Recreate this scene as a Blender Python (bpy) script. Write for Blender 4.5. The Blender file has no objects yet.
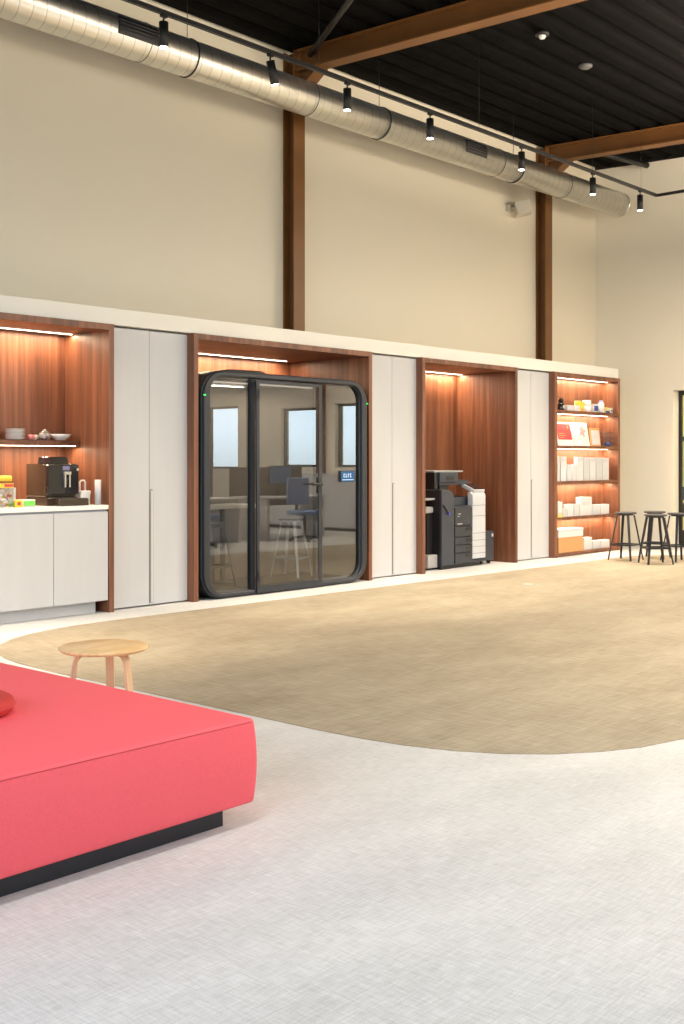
import bpy, bmesh, math, random
from mathutils import Vector, Matrix
random.seed(7)
C = bpy.context.scene.collection
PI = math.pi

# ------------------------------------------------------------------ camera constants (measured)
F = 1136.0
_n = math.hypot(1024.0, F)
SA, CA = 1024.0/_n, F/_n
EYE, DIST, HOR = 1.373, 8.3235, 458.6

# ------------------------------------------------------------------ materials
MATS = {}
def nt(m):
    m.use_nodes = True
    n = m.node_tree
    return n, n.nodes, n.links
def mat(name, col, rough=.5, metal=0., spec=.5, noise=None, bump=None, coat=0., emit=None, estr=0., sheen=0.):
    """noise=(scale(3), amount, detail)  bump=(scale(3), strength)"""
    if name in MATS: return MATS[name]
    m = bpy.data.materials.new(name); n, N, L = nt(m)
    b = N['Principled BSDF']
    b.inputs['Base Color'].default_value = (*col, 1)
    b.inputs['Roughness'].default_value = rough
    b.inputs['Metallic'].default_value = metal
    b.inputs['Specular IOR Level'].default_value = spec
    b.inputs['Coat Weight'].default_value = coat
    if sheen: b.inputs['Sheen Weight'].default_value = sheen
    if emit:
        b.inputs['Emission Color'].default_value = (*emit, 1)
        b.inputs['Emission Strength'].default_value = estr
    tc = N.new('ShaderNodeTexCoord')
    if noise:
        sc, am, det = noise
        mp = N.new('ShaderNodeMapping'); mp.inputs['Scale'].default_value = sc
        L.new(tc.outputs['Object'], mp.inputs['Vector'])
        tx = N.new('ShaderNodeTexNoise'); tx.inputs['Scale'].default_value = 1; tx.inputs['Detail'].default_value = det
        L.new(mp.outputs['Vector'], tx.inputs['Vector'])
        rp = N.new('ShaderNodeValToRGB')
        rp.color_ramp.elements[0].position = .3; rp.color_ramp.elements[1].position = .7
        rp.color_ramp.elements[0].color = (*[c*(1-am) for c in col], 1)
        rp.color_ramp.elements[1].color = (*[min(1, c*(1+am)) for c in col], 1)
        L.new(tx.outputs['Fac'], rp.inputs['Fac']); L.new(rp.outputs['Color'], b.inputs['Base Color'])
    if bump:
        sc, st = bump
        mp = N.new('ShaderNodeMapping'); mp.inputs['Scale'].default_value = sc
        L.new(tc.outputs['Object'], mp.inputs['Vector'])
        tx = N.new('ShaderNodeTexNoise'); tx.inputs['Scale'].default_value = 1; tx.inputs['Detail'].default_value = 3
        L.new(mp.outputs['Vector'], tx.inputs['Vector'])
        bp = N.new('ShaderNodeBump'); bp.inputs['Strength'].default_value = st; bp.inputs['Distance'].default_value = .002
        L.new(tx.outputs['Fac'], bp.inputs['Height']); L.new(bp.outputs['Normal'], b.inputs['Normal'])
    MATS[name] = m
    return m

def wood_mat(name, dark, mid, light, scale=(18, 18, .7), plank=3.3, rough=.42):
    """veneer: long vertical grain plus a change of tone from sheet to sheet"""
    m = bpy.data.materials.new(name); n, N, L = nt(m); b = N['Principled BSDF']
    b.inputs['Roughness'].default_value = rough
    tc = N.new('ShaderNodeTexCoord')
    mp = N.new('ShaderNodeMapping'); mp.inputs['Scale'].default_value = scale
    L.new(tc.outputs['Object'], mp.inputs['Vector'])
    t1 = N.new('ShaderNodeTexNoise'); t1.inputs['Scale'].default_value = 1; t1.inputs['Detail'].default_value = 6
    t1.inputs['Roughness'].default_value = .65; t1.inputs['Distortion'].default_value = .3
    L.new(mp.outputs['Vector'], t1.inputs['Vector'])
    mp2 = N.new('ShaderNodeMapping'); mp2.inputs['Scale'].default_value = (plank, plank, .02)
    L.new(tc.outputs['Object'], mp2.inputs['Vector'])
    t2 = N.new('ShaderNodeTexVoronoi'); t2.inputs['Scale'].default_value = 1
    L.new(mp2.outputs['Vector'], t2.inputs['Vector'])
    sx = N.new('ShaderNodeSeparateColor'); L.new(t2.outputs['Color'], sx.inputs['Color'])
    mx = N.new('ShaderNodeMath'); mx.operation = 'MULTIPLY_ADD'; mx.inputs[1].default_value = .22
    L.new(sx.outputs['Red'], mx.inputs[0]); L.new(t1.outputs['Fac'], mx.inputs[2])
    sb = N.new('ShaderNodeMath'); sb.operation = 'SUBTRACT'; sb.inputs[1].default_value = .11
    L.new(mx.outputs[0], sb.inputs[0])
    rp = N.new('ShaderNodeValToRGB'); cr = rp.color_ramp
    cr.elements[0].position = .3; cr.elements[0].color = (*dark, 1)
    cr.elements[1].position = .72; cr.elements[1].color = (*light, 1)
    e = cr.elements.new(.5); e.color = (*mid, 1)
    L.new(sb.outputs[0], rp.inputs['Fac']); L.new(rp.outputs['Color'], b.inputs['Base Color'])
    MATS[name] = m
    return m

def weave_mat(name, c_lo, c_hi, rough=.8, cell=260., streak=(5., 60.), streak_am=.5, spec=.3):
    """woven vinyl: fine cross threads, short streaks along and across"""
    m = bpy.data.materials.new(name); n, N, L = nt(m); b = N['Principled BSDF']
    b.inputs['Roughness'].default_value = rough; b.inputs['Specular IOR Level'].default_value = spec
    tc = N.new('ShaderNodeTexCoord')
    def noi(sc, det=2):
        mp = N.new('ShaderNodeMapping'); mp.inputs['Scale'].default_value = sc
        L.new(tc.outputs['Object'], mp.inputs['Vector'])
        t = N.new('ShaderNodeTexNoise'); t.inputs['Scale'].default_value = 1; t.inputs['Detail'].default_value = det
        L.new(mp.outputs['Vector'], t.inputs['Vector']); return t.outputs['Fac']
    def add(a, bb, k=1.):
        q = N.new('ShaderNodeMath'); q.operation = 'MULTIPLY_ADD'; q.inputs[1].default_value = k
        L.new(a, q.inputs[0])
        if isinstance(bb, float): q.inputs[2].default_value = bb
        else: L.new(bb, q.inputs[2])
        return q.outputs[0]
    a = noi((streak[0], streak[1], 1)); c = noi((streak[1], streak[0], 1)); d = noi((cell, cell, 1), 1)
    big = noi((1.1, 2.6, 1), 3)
    s = add(a, 0., .34*streak_am*2); s = add(c, s, .34*streak_am*2); s = add(d, s, .25); s = add(big, s, .35)
    k = (.68*streak_am+.25*.5+.35*.5)
    k = .34*streak_am*2*.5*2 + .125 + .175
    rp = N.new('ShaderNodeValToRGB'); cr = rp.color_ramp
    cr.elements[0].position = k-.17; cr.elements[0].color = (*c_lo, 1)
    cr.elements[1].position = k+.17; cr.elements[1].color = (*c_hi, 1)
    L.new(s, rp.inputs['Fac']); L.new(rp.outputs['Color'], b.inputs['Base Color'])
    bp = N.new('ShaderNodeBump'); bp.inputs['Strength'].default_value = .25; bp.inputs['Distance'].default_value = .002
    L.new(s, bp.inputs['Height']); L.new(bp.outputs['Normal'], b.inputs['Normal'])
    MATS[name] = m
    return m

def glass_mat(name, tint, refl, fres=True):
    m = bpy.data.materials.new(name); n, N, L = nt(m)
    out = N['Material Output']; N.remove(N['Principled BSDF'])
    tr = N.new('ShaderNodeBsdfTransparent'); tr.inputs['Color'].default_value = (*tint, 1)
    gl = N.new('ShaderNodeBsdfGlossy'); gl.inputs['Roughness'].default_value = 0.0
    mx = N.new('ShaderNodeMixShader')
    lw = N.new('ShaderNodeFresnel'); lw.inputs['IOR'].default_value = refl
    ge = N.new('ShaderNodeNewGeometry'); iv = N.new('ShaderNodeMath'); iv.operation = 'SUBTRACT'; iv.inputs[0].default_value = 1
    L.new(ge.outputs['Backfacing'], iv.inputs[1])
    ml = N.new('ShaderNodeMath'); ml.operation = 'MULTIPLY'; L.new(lw.outputs[0], ml.inputs[0]); L.new(iv.outputs[0], ml.inputs[1])
    L.new(ml.outputs[0], mx.inputs[0])
    L.new(tr.outputs[0], mx.inputs[1]); L.new(gl.outputs[0], mx.inputs[2]); L.new(mx.outputs[0], out.inputs[0])
    MATS[name] = m
    return m

def emis_mat(name, col, s):
    m = bpy.data.materials.new(name); n, N, L = nt(m)
    out = N['Material Output']; N.remove(N['Principled BSDF'])
    e = N.new('ShaderNodeEmission'); e.inputs[0].default_value = (*col, 1); e.inputs[1].default_value = s
    L.new(e.outputs[0], out.inputs[0]); MATS[name] = m
    return m

walnut = wood_mat('walnut veneer', (.105, .040, .021), (.175, .066, .033), (.28, .112, .056))
oak = wood_mat('light ash', (.74, .47, .21), (.82, .55, .27), (.90, .64, .34), scale=(3, 40, 3), plank=6, rough=.5)
oak_leg = wood_mat('light ash leg', (.62, .40, .22), (.70, .47, .28), (.78, .55, .34), scale=(30, 30, 3), plank=2, rough=.5)
white_door = mat('white laminate', (.53, .54, .56), .35, noise=((12, 12, 1.2), .018, 3))
white_trim = mat('cream white board', (.78, .76, .70), .45)
white_top = mat('white worktop', (.86, .85, .82), .3)
paint = mat('cream wall paint', (.86, .78, .63), .85, bump=((60, 60, 60), .15))
paint_end = mat('pale wall paint', (.86, .80, .68), .85, bump=((60, 60, 60), .15))
toe_grey = mat('grey plinth board', (.52, .52, .53), .4)
floor_m = weave_mat('pale woven vinyl', (.46, .465, .46), (.685, .69, .685), cell=220., streak=(12., 120.), streak_am=.55)
rug_m = weave_mat('brown woven vinyl', (.255, .215, .152), (.43, .375, .28), cell=160., streak=(5., 60.), streak_am=.55, spec=.2)
red_m = mat('coral red fabric', (.88, .112, .140), .75, noise=((160, 160, 160), .04, 2), bump=((500, 500, 500), .3))
red_dark = mat('deep red fabric', (.50, .030, .028), .8, noise=((160, 160, 160), .10, 2), bump=((500, 500, 500), .3))
seam_m = mat('red seam', (.50, .04, .055), .8)
plinth_m = mat('charcoal plinth', (.018, .020, .026), .5)
black_ceil = mat('black acoustic deck', (.0040, .0037, .0036), .9, spec=.06, noise=((3, 3, 3), .25, 3))
black_m = mat('black powder coat', (.012, .012, .013), .45)
black_stool = mat('black stool paint', (.014, .015, .020), .4)
stool_top_m = mat('stool seat', (.05, .05, .055), .45)
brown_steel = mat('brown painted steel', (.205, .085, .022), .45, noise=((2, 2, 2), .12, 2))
brown_shaded = mat('brown painted steel shaded', (.15, .060, .016), .5, noise=((2, 2, 2), .12, 2))  # darker copy of the flange paint: shade on the webs put into the colour
booth_frame = mat('graphite booth frame', (.020, .023, .030), .42)
booth_in = mat('booth felt lining', (.26, .235, .205), .95, noise=((80, 80, 80), .15, 2))
booth_floor = mat('booth carpet', (.07, .06, .05), .95)
cop_black = mat('copier black', (.014, .014, .016), .4)
cop_blue = mat('copier graphite', (.040, .046, .060), .4)
cop_dk = mat('copier dark graphite', (.030, .033, .042), .45)
cop_white = mat('copier pale column', (.50, .52, .55), .4)
cop_grey = mat('copier light grey', (.35, .35, .36), .4)
blue_m = mat('blue indicator', (.05, .06, .55), .4)
gloss_black = mat('gloss black', (.010, .010, .013), .08, coat=.5)
chrome = mat('chrome', (.75, .75, .77), .15, metal=1)
machine_side = mat('dark brown gloss', (.045, .030, .018), .18, coat=.3)
china = mat('white china', (.82, .80, .78), .25)
card_white = mat('white card', (.68, .68, .69), .55)
card_white2 = mat('off white card', (.58, .59, .61), .55)
card_brown = mat('brown cardboard', (.56, .30, .12), .7)
card_orange = mat('orange card', (.80, .38, .12), .6)
yellow_m = mat('yellow print', (.85, .60, .05), .5)
red_print = mat('red print', (.55, .05, .06), .5)
pink_print = mat('pink print', (.75, .25, .25), .5)
green_print = mat('green print', (.16, .62, .08), .5)
dkgreen = mat('leaf green', (.05, .20, .05), .6)
blue_print = mat('blue print', (.03, .07, .30), .5)
wire_m = mat('grey wire', (.12, .12, .13), .4, metal=.6)
alu = mat('window aluminium', (.05, .05, .055), .4)
screen_m = emis_mat('booking screen', (.12, .32, .60), .5)
screen_txt = emis_mat('screen text', (.8, .9, 1.), 1.1)
green_led = emis_mat('green status light', (.05, 1., .15), 1.6)
led_m = emis_mat('warm light strip', (1., .80, .60), 9.)
lamp_lens = emis_mat('lamp lens', (1., .93, .82), 14.)
pend_m = emis_mat('pendant diffuser', (1., .93, .84), 3.)
booth_glass = glass_mat('tinted booth glass', (.72, .72, .72), 2.3)
clear_glass = glass_mat('clear glass', (.95, .96, .95), 1.35)
jar_glass = glass_mat('jar glass', (.96, .96, .95), 1.2)
stair_wall_m = mat('stairwell cream wall', (.80, .72, .40), .8)
desk_m = mat('pale desk board', (.60, .60, .60), .5)
screen_felt = mat('brown desk screen', (.06, .045, .035), .9)
blue_fab = mat('blue chair fabric', (.16, .26, .50), .8)
grey_metal = mat('pale grey metal', (.55, .58, .62), .35, metal=.3)

# galvanised spiral duct
def duct_mat():
    m = bpy.data.materials.new('galvanised spiral duct'); n, N, L = nt(m); b = N['Principled BSDF']
    b.inputs['Metallic'].default_value = 1.; b.inputs['Roughness'].default_value = .36
    tc = N.new('ShaderNodeTexCoord'); sp = N.new('ShaderNodeSeparateXYZ'); L.new(tc.outputs['Object'], sp.inputs[0])
    at = N.new('ShaderNodeMath'); at.operation = 'ARCTAN2'; L.new(sp.outputs['Y'], at.inputs[0]); L.new(sp.outputs['Z'], at.inputs[1])
    k = N.new('ShaderNodeMath'); k.operation = 'MULTIPLY_ADD'; k.inputs[1].default_value = 1/(2*PI)
    q = N.new('ShaderNodeMath'); q.operation = 'MULTIPLY'; q.inputs[1].default_value = 1/.135; L.new(sp.outputs['X'], q.inputs[0])
    L.new(at.outputs[0], k.inputs[0]); L.new(q.outputs[0], k.inputs[2])
    fr = N.new('ShaderNodeMath'); fr.operation = 'FRACT'; L.new(k.outputs[0], fr.inputs[0])
    rp = N.new('ShaderNodeValToRGB'); cr = rp.color_ramp
    cr.elements[0].position = 0; cr.elements[0].color = (0, 0, 0, 1)
    cr.elements[1].position = .10; cr.elements[1].color = (1, 1, 1, 1)
    e = cr.elements.new(.90); e.color = (1, 1, 1, 1); e = cr.elements.new(1.); e.color = (0, 0, 0, 1)
    L.new(fr.outputs[0], rp.inputs['Fac'])
    bp = N.new('ShaderNodeBump'); bp.inputs['Strength'].default_value = .4; bp.inputs['Distance'].default_value = .004
    L.new(rp.outputs['Color'], bp.inputs['Height']); L.new(bp.outputs['Normal'], b.inputs['Normal'])
    fl = N.new('ShaderNodeMath'); fl.operation = 'FLOOR'; L.new(k.outputs[0], fl.inputs[0])
    nz = N.new('ShaderNodeTexNoise'); nz.inputs['Scale'].default_value = 6; nz.inputs['Detail'].default_value = 3
    L.new(tc.outputs['Object'], nz.inputs['Vector'])
    r2 = N.new('ShaderNodeValToRGB'); r2.color_ramp.elements[0].color = (.74, .73, .68, 1); r2.color_ramp.elements[1].color = (.90, .88, .82, 1)
    L.new(nz.outputs['Fac'], r2.inputs['Fac'])
    r3 = N.new('ShaderNodeValToRGB'); r3.color_ramp.elements[0].position = 0; r3.color_ramp.elements[0].color = (.60, .59, .57, 1)
    r3.color_ramp.elements[1].position = .09; r3.color_ramp.elements[1].color = (1, 1, 1, 1); L.new(fr.outputs[0], r3.inputs['Fac'])
    mu = N.new('ShaderNodeMix'); mu.data_type = 'RGBA'; mu.blend_type = 'MULTIPLY'; mu.inputs['Factor'].default_value = 1
    L.new(r2.outputs['Color'], mu.inputs['A']); L.new(r3.outputs['Color'], mu.inputs['B']); L.new(mu.outputs['Result'], b.inputs['Base Color'])
    return m
duct_m = duct_mat()

# ------------------------------------------------------------------ mesh helpers
class MB:
    def __init__(s): s.bm = bmesh.new(); s.m = []
    def _mi(s, m):
        if m not in s.m: s.m.append(m)
        return s.m.index(m)
    def box(s, x0, x1, y0, y1, z0, z1, m, M=None, bev=0.):
        b = bmesh.new()
        bmesh.ops.create_cube(b, size=1)
        for v in b.verts:
            v.co = Vector(((x0+x1)/2+v.co.x*(x1-x0), (y0+y1)/2+v.co.y*(y1-y0), (z0+z1)/2+v.co.z*(z1-z0)))
        if bev > 0:
            bmesh.ops.bevel(b, geom=list(b.edges), offset=bev, segments=2, affect='EDGES', profile=.6)
        return s._join(b, m, M)
    def _join(s, b, m, M=None, smooth=False):
        mi = s._mi(m); mp = {}
        for v in b.verts:
            co = v.co if M is None else M @ v.co
            mp[v] = s.bm.verts.new(co)
        for f in b.faces:
            try: g = s.bm.faces.new([mp[v] for v in f.verts])
            except ValueError: continue
            g.material_index = mi; g.smooth = smooth
        b.free(); return s
    def cyl(s, p0, p1, r0, m, r1=None, seg=20, cap=True, smooth=True):
        p0, p1 = Vector(p0), Vector(p1); r1 = r0 if r1 is None else r1
        d = (p1-p0); q = d.to_track_quat('Z', 'Y'); mi = s._mi(m)
        A, B = [], []
        for i in range(seg):
            a = 2*PI*i/seg; v = Vector((math.cos(a), math.sin(a), 0))
            A.append(s.bm.verts.new(p0+q @ (v*r0))); B.append(s.bm.verts.new(p1+q @ (v*r1)))
        for i in range(seg):
            j = (i+1) % seg; f = s.bm.faces.new((A[i], A[j], B[j], B[i])); f.material_index = mi; f.smooth = smooth
        if cap:
            f = s.bm.faces.new(A[::-1]); f.material_index = mi
            f = s.bm.faces.new(B); f.material_index = mi
        return s
    def lathe(s, prof, m, c=(0, 0, 0), seg=32, smooth=True):
        mi = s._mi(m); rings = []
        for r, z in prof:
            if r < 1e-5: rings.append([s.bm.verts.new((c[0], c[1], c[2]+z))])
            else: rings.append([s.bm.verts.new((c[0]+r*math.cos(2*PI*i/seg), c[1]+r*math.sin(2*PI*i/seg), c[2]+z)) for i in range(seg)])
        for a, b in zip(rings, rings[1:]):
            for i in range(seg):
                j = (i+1) % seg
                if len(a) == 1 and len(b) == 1: continue
                if len(a) == 1: vs = (a[0], b[j], b[i])
                elif len(b) == 1: vs = (a[i], a[j], b[0])
                else: vs = (a[i], a[j], b[j], b[i])
                f = s.bm.faces.new(vs); f.material_index = mi; f.smooth = smooth
        return s
    def tube(s, pts, r, m, seg=8, cap=True):
        """swept round bar; r a number or list"""
        mi = s._mi(m); pts = [Vector(p) for p in pts]; R = r if isinstance(r, (list, tuple)) else [r]*len(pts)
        rings = []
        up = None
        for i, p in enumerate(pts):
            d = (pts[min(i+1, len(pts)-1)]-pts[max(i-1, 0)]).normalized()
            if up is None: up = d.orthogonal().normalized()
            up = (up-d*up.dot(d)).normalized(); w = d.cross(up)
            rings.append([s.bm.verts.new(p+(up*math.cos(2*PI*k/seg)+w*math.sin(2*PI*k/seg))*R[i]) for k in range(seg)])
        for a, b in zip(rings, rings[1:]):
            for k in range(seg):
                j = (k+1) % seg; f = s.bm.faces.new((a[k], a[j], b[j], b[k])); f.material_index = mi; f.smooth = True
        if cap:
            f = s.bm.faces.new(rings[0][::-1]); f.material_index = mi
            f = s.bm.faces.new(rings[-1]); f.material_index = mi
        return s
    def strip(s, pts, w, t, m, side):
        """flat bar swept along pts: width w along `side`, thickness t across"""
        mi = s._mi(m); pts = [Vector(p) for p in pts]; side = Vector(side).normalized(); rings = []
        for i, p in enumerate(pts):
            d = (pts[min(i+1, len(pts)-1)]-pts[max(i-1, 0)]).normalized(); nn = d.cross(side).normalized()
            ww = w[i] if isinstance(w, (list, tuple)) else w
            rings.append([s.bm.verts.new(p+side*a*ww/2+nn*b*t/2) for a, b in ((-1, -1), (1, -1), (1, 1), (-1, 1))])
        for a, b in zip(rings, rings[1:]):
            for k in range(4):
                j = (k+1) % 4; f = s.bm.faces.new((a[k], a[j], b[j], b[k])); f.material_index = mi; f.smooth = False
        for q in (rings[0][::-1], rings[-1]):
            f = s.bm.faces.new(q); f.material_index = mi
        return s
    def prism(s, poly, axis, a0, a1, m, smooth=False):
        """poly 2D extruded along axis: 'x' -> (y,z), 'y' -> (x,z), 'z' -> (x,y)"""
        mi = s._mi(m)
        def P(u, v, a): return {'x': (a, u, v), 'y': (u, a, v), 'z': (u, v, a)}[axis]
        A = [s.bm.verts.new(P(u, v, a0)) for u, v in poly]; B = [s.bm.verts.new(P(u, v, a1)) for u, v in poly]
        k = len(poly)
        for i in range(k):
            j = (i+1) % k; f = s.bm.faces.new((A[i], A[j], B[j], B[i])); f.material_index = mi; f.smooth = smooth
        f = s.bm.faces.new(A[::-1]); f.material_index = mi
        f = s.bm.faces.new(B); f.material_index = mi
        return s
    def ring(s, outer, inner, axis, a0, a1, m):
        """frame between two loops of equal length extruded along axis"""
        mi = s._mi(m)
        def P(u, v, a): return {'x': (a, u, v), 'y': (u, a, v), 'z': (u, v, a)}[axis]
        V = [[s.bm.verts.new(P(u, v, a)) for u, v in lp] for lp in (outer, inner) for a in (a0, a1)]
        o0, o1, i0, i1 = V; k = len(outer)
        for i in range(k):
            j = (i+1) % k
            for q in ((o0[i], o0[j], o1[j], o1[i]), (i0[j], i0[i], i1[i], i1[j]), (o0[j], o0[i], i0[i], i0[j]), (o1[i], o1[j], i1[j], i1[i])):
                f = s.bm.faces.new(q); f.material_index = mi
        return s
    def rbox(s, x0, x1, y0, y1, z0, z1, r, m, seg=4):
        b = bmesh.new(); bmesh.ops.create_cube(b, size=1)
        for v in b.verts:
            v.co = Vector(((x0+x1)/2+v.co.x*(x1-x0), (y0+y1)/2+v.co.y*(y1-y0), (z0+z1)/2+v.co.z*(z1-z0)))
        bmesh.ops.bevel(b, geom=list(b.edges), offset=r, segments=seg, affect='EDGES', profile=.5)
        return s._join(b, m, None, True)
    def obj(s, name, parent=None, loc=(0, 0, 0), rot=None, bevel=0.):
        bmesh.ops.recalc_face_normals(s.bm, faces=list(s.bm.faces))
        me = bpy.data.meshes.new(name); s.bm.to_mesh(me); s.bm.free()
        for m in s.m: me.materials.append(m)
        o = bpy.data.objects.new(name, me); C.objects.link(o); o.location = loc
        if rot: o.rotation_euler = rot
        if parent: o.parent = parent
        if bevel:
            md = o.modifiers.new('bevel', 'BEVEL'); md.width = bevel; md.segments = 2; md.limit_method = 'ANGLE'; md.angle_limit = .6
        return o

def rrect(x0, x1, z0, z1, r, seg=8):
    P = []
    for cx, cz, a0 in ((x1-r, z0+r, -PI/2), (x1-r, z1-r, 0), (x0+r, z1-r, PI/2), (x0+r, z0+r, PI)):
        for i in range(seg+1):
            a = a0+PI/2*i/seg; P.append((cx+r*math.cos(a), cz+r*math.sin(a)))
    return P

def tag(o, label=None, cat=None, group=None, kind=None):
    if label: o['label'] = label
    if cat: o['category'] = cat
    if group: o['group'] = group
    if kind: o['kind'] = kind
    return o
def thing(name, label, cat, loc=(0, 0, 0), rz=0, group=None):
    o = bpy.data.objects.new(name, None); C.objects.link(o); o.empty_display_size = .1
    o.location = loc; o.rotation_euler = (0, 0, rz)
    return tag(o, label, cat, group)
def copy_tree(o, parent=None):
    c = o.copy(); C.objects.link(c); c.parent = parent
    for ch in list(o.children): copy_tree(ch, c)
    return c
def struct(mb, name, parent=None, **k):
    o = mb.obj(name, parent, **k)
    if not parent: o['kind'] = 'structure'
    return o
def light(kind, name, loc, energy, col, parent=None, rot=(0, 0, 0), **k):
    l = bpy.data.lights.new(name, kind); l.energy = energy; l.color = col
    for a, b in k.items(): setattr(l, a, b)
    o = bpy.data.objects.new(name, l); C.objects.link(o); o.location = loc; o.rotation_euler = rot
    if parent: o.parent = parent
    return o

# ------------------------------------------------------------------ levels
W = 0.98            # face of the long wall
XE = 16.47          # face of the end wall
XL, YF = -4.5, -14.0
def ceil_z(y): return 6.065+.035*(y-W)

# ------------------------------------------------------------------ shell
struct(MB().box(XL-.2, XE+6, YF-.2, W+.2, -.2, 0, floor_m), 'floor')

# dark trapezoid acoustic deck, ribs along X
mb = MB(); mi = mb._mi(black_ceil); pit = .33
prof = []
y = W+.2
while y > YF-.3:
    prof += [(y, 0), (y-.11, 0), (y-.145, .012), (y-.175, .035), (y-.22, .045), (y-.265, .035), (y-.295, .012)]
    y -= pit
loop0, loop1 = [], []
for yy, h in prof:
    loop0.append(mb.bm.verts.new((XL-.2, yy, ceil_z(yy)+h))); loop1.append(mb.bm.verts.new((XE+.2, yy, ceil_z(yy)+h)))
tops0 = [mb.bm.verts.new((XL-.2, yy, 6.35)) for yy in (prof[0][0], prof[-1][0])]
tops1 = [mb.bm.verts.new((XE+.2, yy, 6.35)) for yy in (prof[0][0], prof[-1][0])]
for i in range(len(prof)-1):
    mb.bm.faces.new((loop0[i], loop0[i+1], loop1[i+1], loop1[i]))
mb.bm.faces.new((tops0[0], tops0[1], tops1[1], tops1[0]))
mb.bm.faces.new((loop0[0], loop1[0], tops1[0], tops0[0]))
mb.bm.faces.new((loop0[-1], loop1[-1], tops1[1], tops0[1]))
struct(mb, 'ceiling')


def wall_with(name, plane, a0, a1, z1, openings, fixed0, fixed1, m):
    """wall along Y (plane='x') or along X (plane='y') with rectangular openings (a, b, za, zb)"""
    mb = MB()
    def bx(u0, u1, w0, w1):
        if u1-u0 < 1e-4 or w1-w0 < 1e-4: return
        if plane == 'x': mb.box(fixed0, fixed1, u0, u1, w0, w1, m)
        else: mb.box(u0, u1, fixed0, fixed1, w0, w1, m)
    cur = a0
    for (a, b, za, zb) in sorted(openings):
        bx(cur, a, 0, z1); bx(a, b, 0, za); bx(a, b, zb, z1); cur = b
    bx(cur, a1, 0, z1)
    return struct(mb, name)
wall_with('wall_back', 'y', XL-.2, XE+.2, 6.3, [(7.118, 9.744, 0, 2.576)], W, W+.2, paint)
DOOR = (-2.35, -.365, 0, 2.43)
wins_r = [(-11.4, -9.45, 1.15, 2.5), (-8.3, -7.3, 1.20, 2.4), (-6.65, -4.6, 1.20, 2.45)]
wall_with('wall_right', 'x', YF-.2, W, 6.3, wins_r+[DOOR], XE, XE+.24, paint_end)
wins_l = [(-13.4, -10.6, .9, 5.0), (-10.2, -7.4, .9, 5.0), (-7.0, -4.2, .9, 5.0), (-3.8, -1.4, .9, 5.0)]  # unseen windows, made this tall to bring more daylight down
wall_with('wall_left', 'x', YF-.2, W, 6.3, wins_l, XL-.24, XL, paint)
wins_f = [(-.6, 2.3, 3.8, 5.2), (5.0, 7.9, 3.8, 5.2), (10.2, 12.6, 3.8, 5.2)]  # unseen high windows, added and set high for more downward daylight
wall_with('wall_front', 'y', XL, XE, 6.3, wins_f, YF-.24, YF, paint)

wn = 0
def window(plane, a, b, z0, z1, f0, f1, mull=1, bars=()):
    global wn; wn += 1
    root = bpy.data.objects.new('window_%d' % wn, None); C.objects.link(root); root['kind'] = 'structure'
    mid = (f0+f1)/2; t = .05; g = .002
    fr = MB()
    def bx(mb, u0, u1, d0, d1, w0, w1, m):
        if plane == 'x': mb.box(d0, d1, u0, u1, w0, w1, m)
        else: mb.box(u0, u1, d0, d1, w0, w1, m)
    bx(fr, a+g, b-g, mid-.03, mid+.03, z0+g, z0+t, alu); bx(fr, a+g, b-g, mid-.03, mid+.03, z1-t, z1-g, alu)
    bx(fr, a+g, a+t, mid-.03, mid+.03, z0+t, z1-t, alu); bx(fr, b-t, b-g, mid-.03, mid+.03, z0+t, z1-t, alu)
    for k in range(1, mull+1):
        u = a+(b-a)*k/(mull+1); bx(fr, u-.025, u+.025, mid-.028, mid+.028, z0+t, z1-t, alu)
    for zz in bars: bx(fr, a+t, b-t, mid-.026, mid+.026, zz-.02, zz+.02, alu)
    fr.obj('window_frame', root)
    p = MB(); bx(p, a+t, b-t, mid-.004, mid+.004, z0+t, z1-t, clear_glass); p.obj('pane', root)
    return root
for a, b, z0, z1 in wins_r: window('x', a, b, z0, z1, XE, XE+.24, 0 if b-a < 1.2 else 1, ())
for a, b, z0, z1 in wins_l: window('x', a, b, z0, z1, XL-.24, XL, 1)
for a, b, z0, z1 in wins_f: window('y', a, b, z0, z1, YF-.24, YF, 1)

# glazed door to the stairwell, set back in the end wall
door = bpy.data.objects.new('door_1', None); C.objects.link(door); door['kind'] = 'structure'
ya, yb, z1 = DOOR[0], DOOR[1], DOOR[3]
fr = MB()
fr.box(XE+.19, XE+.235, ya+.002, ya+.05, 0.001, z1-.002, black_m); fr.box(XE+.19, XE+.235, yb-.05, yb-.002, 0.001, z1-.002, black_m)
fr.box(XE+.19, XE+.235, ya+.05, yb-.05, z1-.07, z1-.002, black_m); fr.box(XE+.19, XE+.235, ya+.05, yb-.05, 0.001, .26, black_m)
fr.box(XE+.19, XE+.235, -1.4, -1.33, .26, z1-.07, black_m)
fr.obj('door_frame', door)
MB().box(XE+.21, XE+.218, ya+.05, -1.4, .26, z1-.07, clear_glass).obj('pane', door)
MB().box(XE+.21, XE+.218, -1.33, yb-.05, .26, z1-.07, clear_glass).obj('pane', door)
MB().tube([(XE+.15, -1.43, .9), (XE+.15, -1.43, 1.35)], .012, chrome).obj('door_handle', door)
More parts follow.
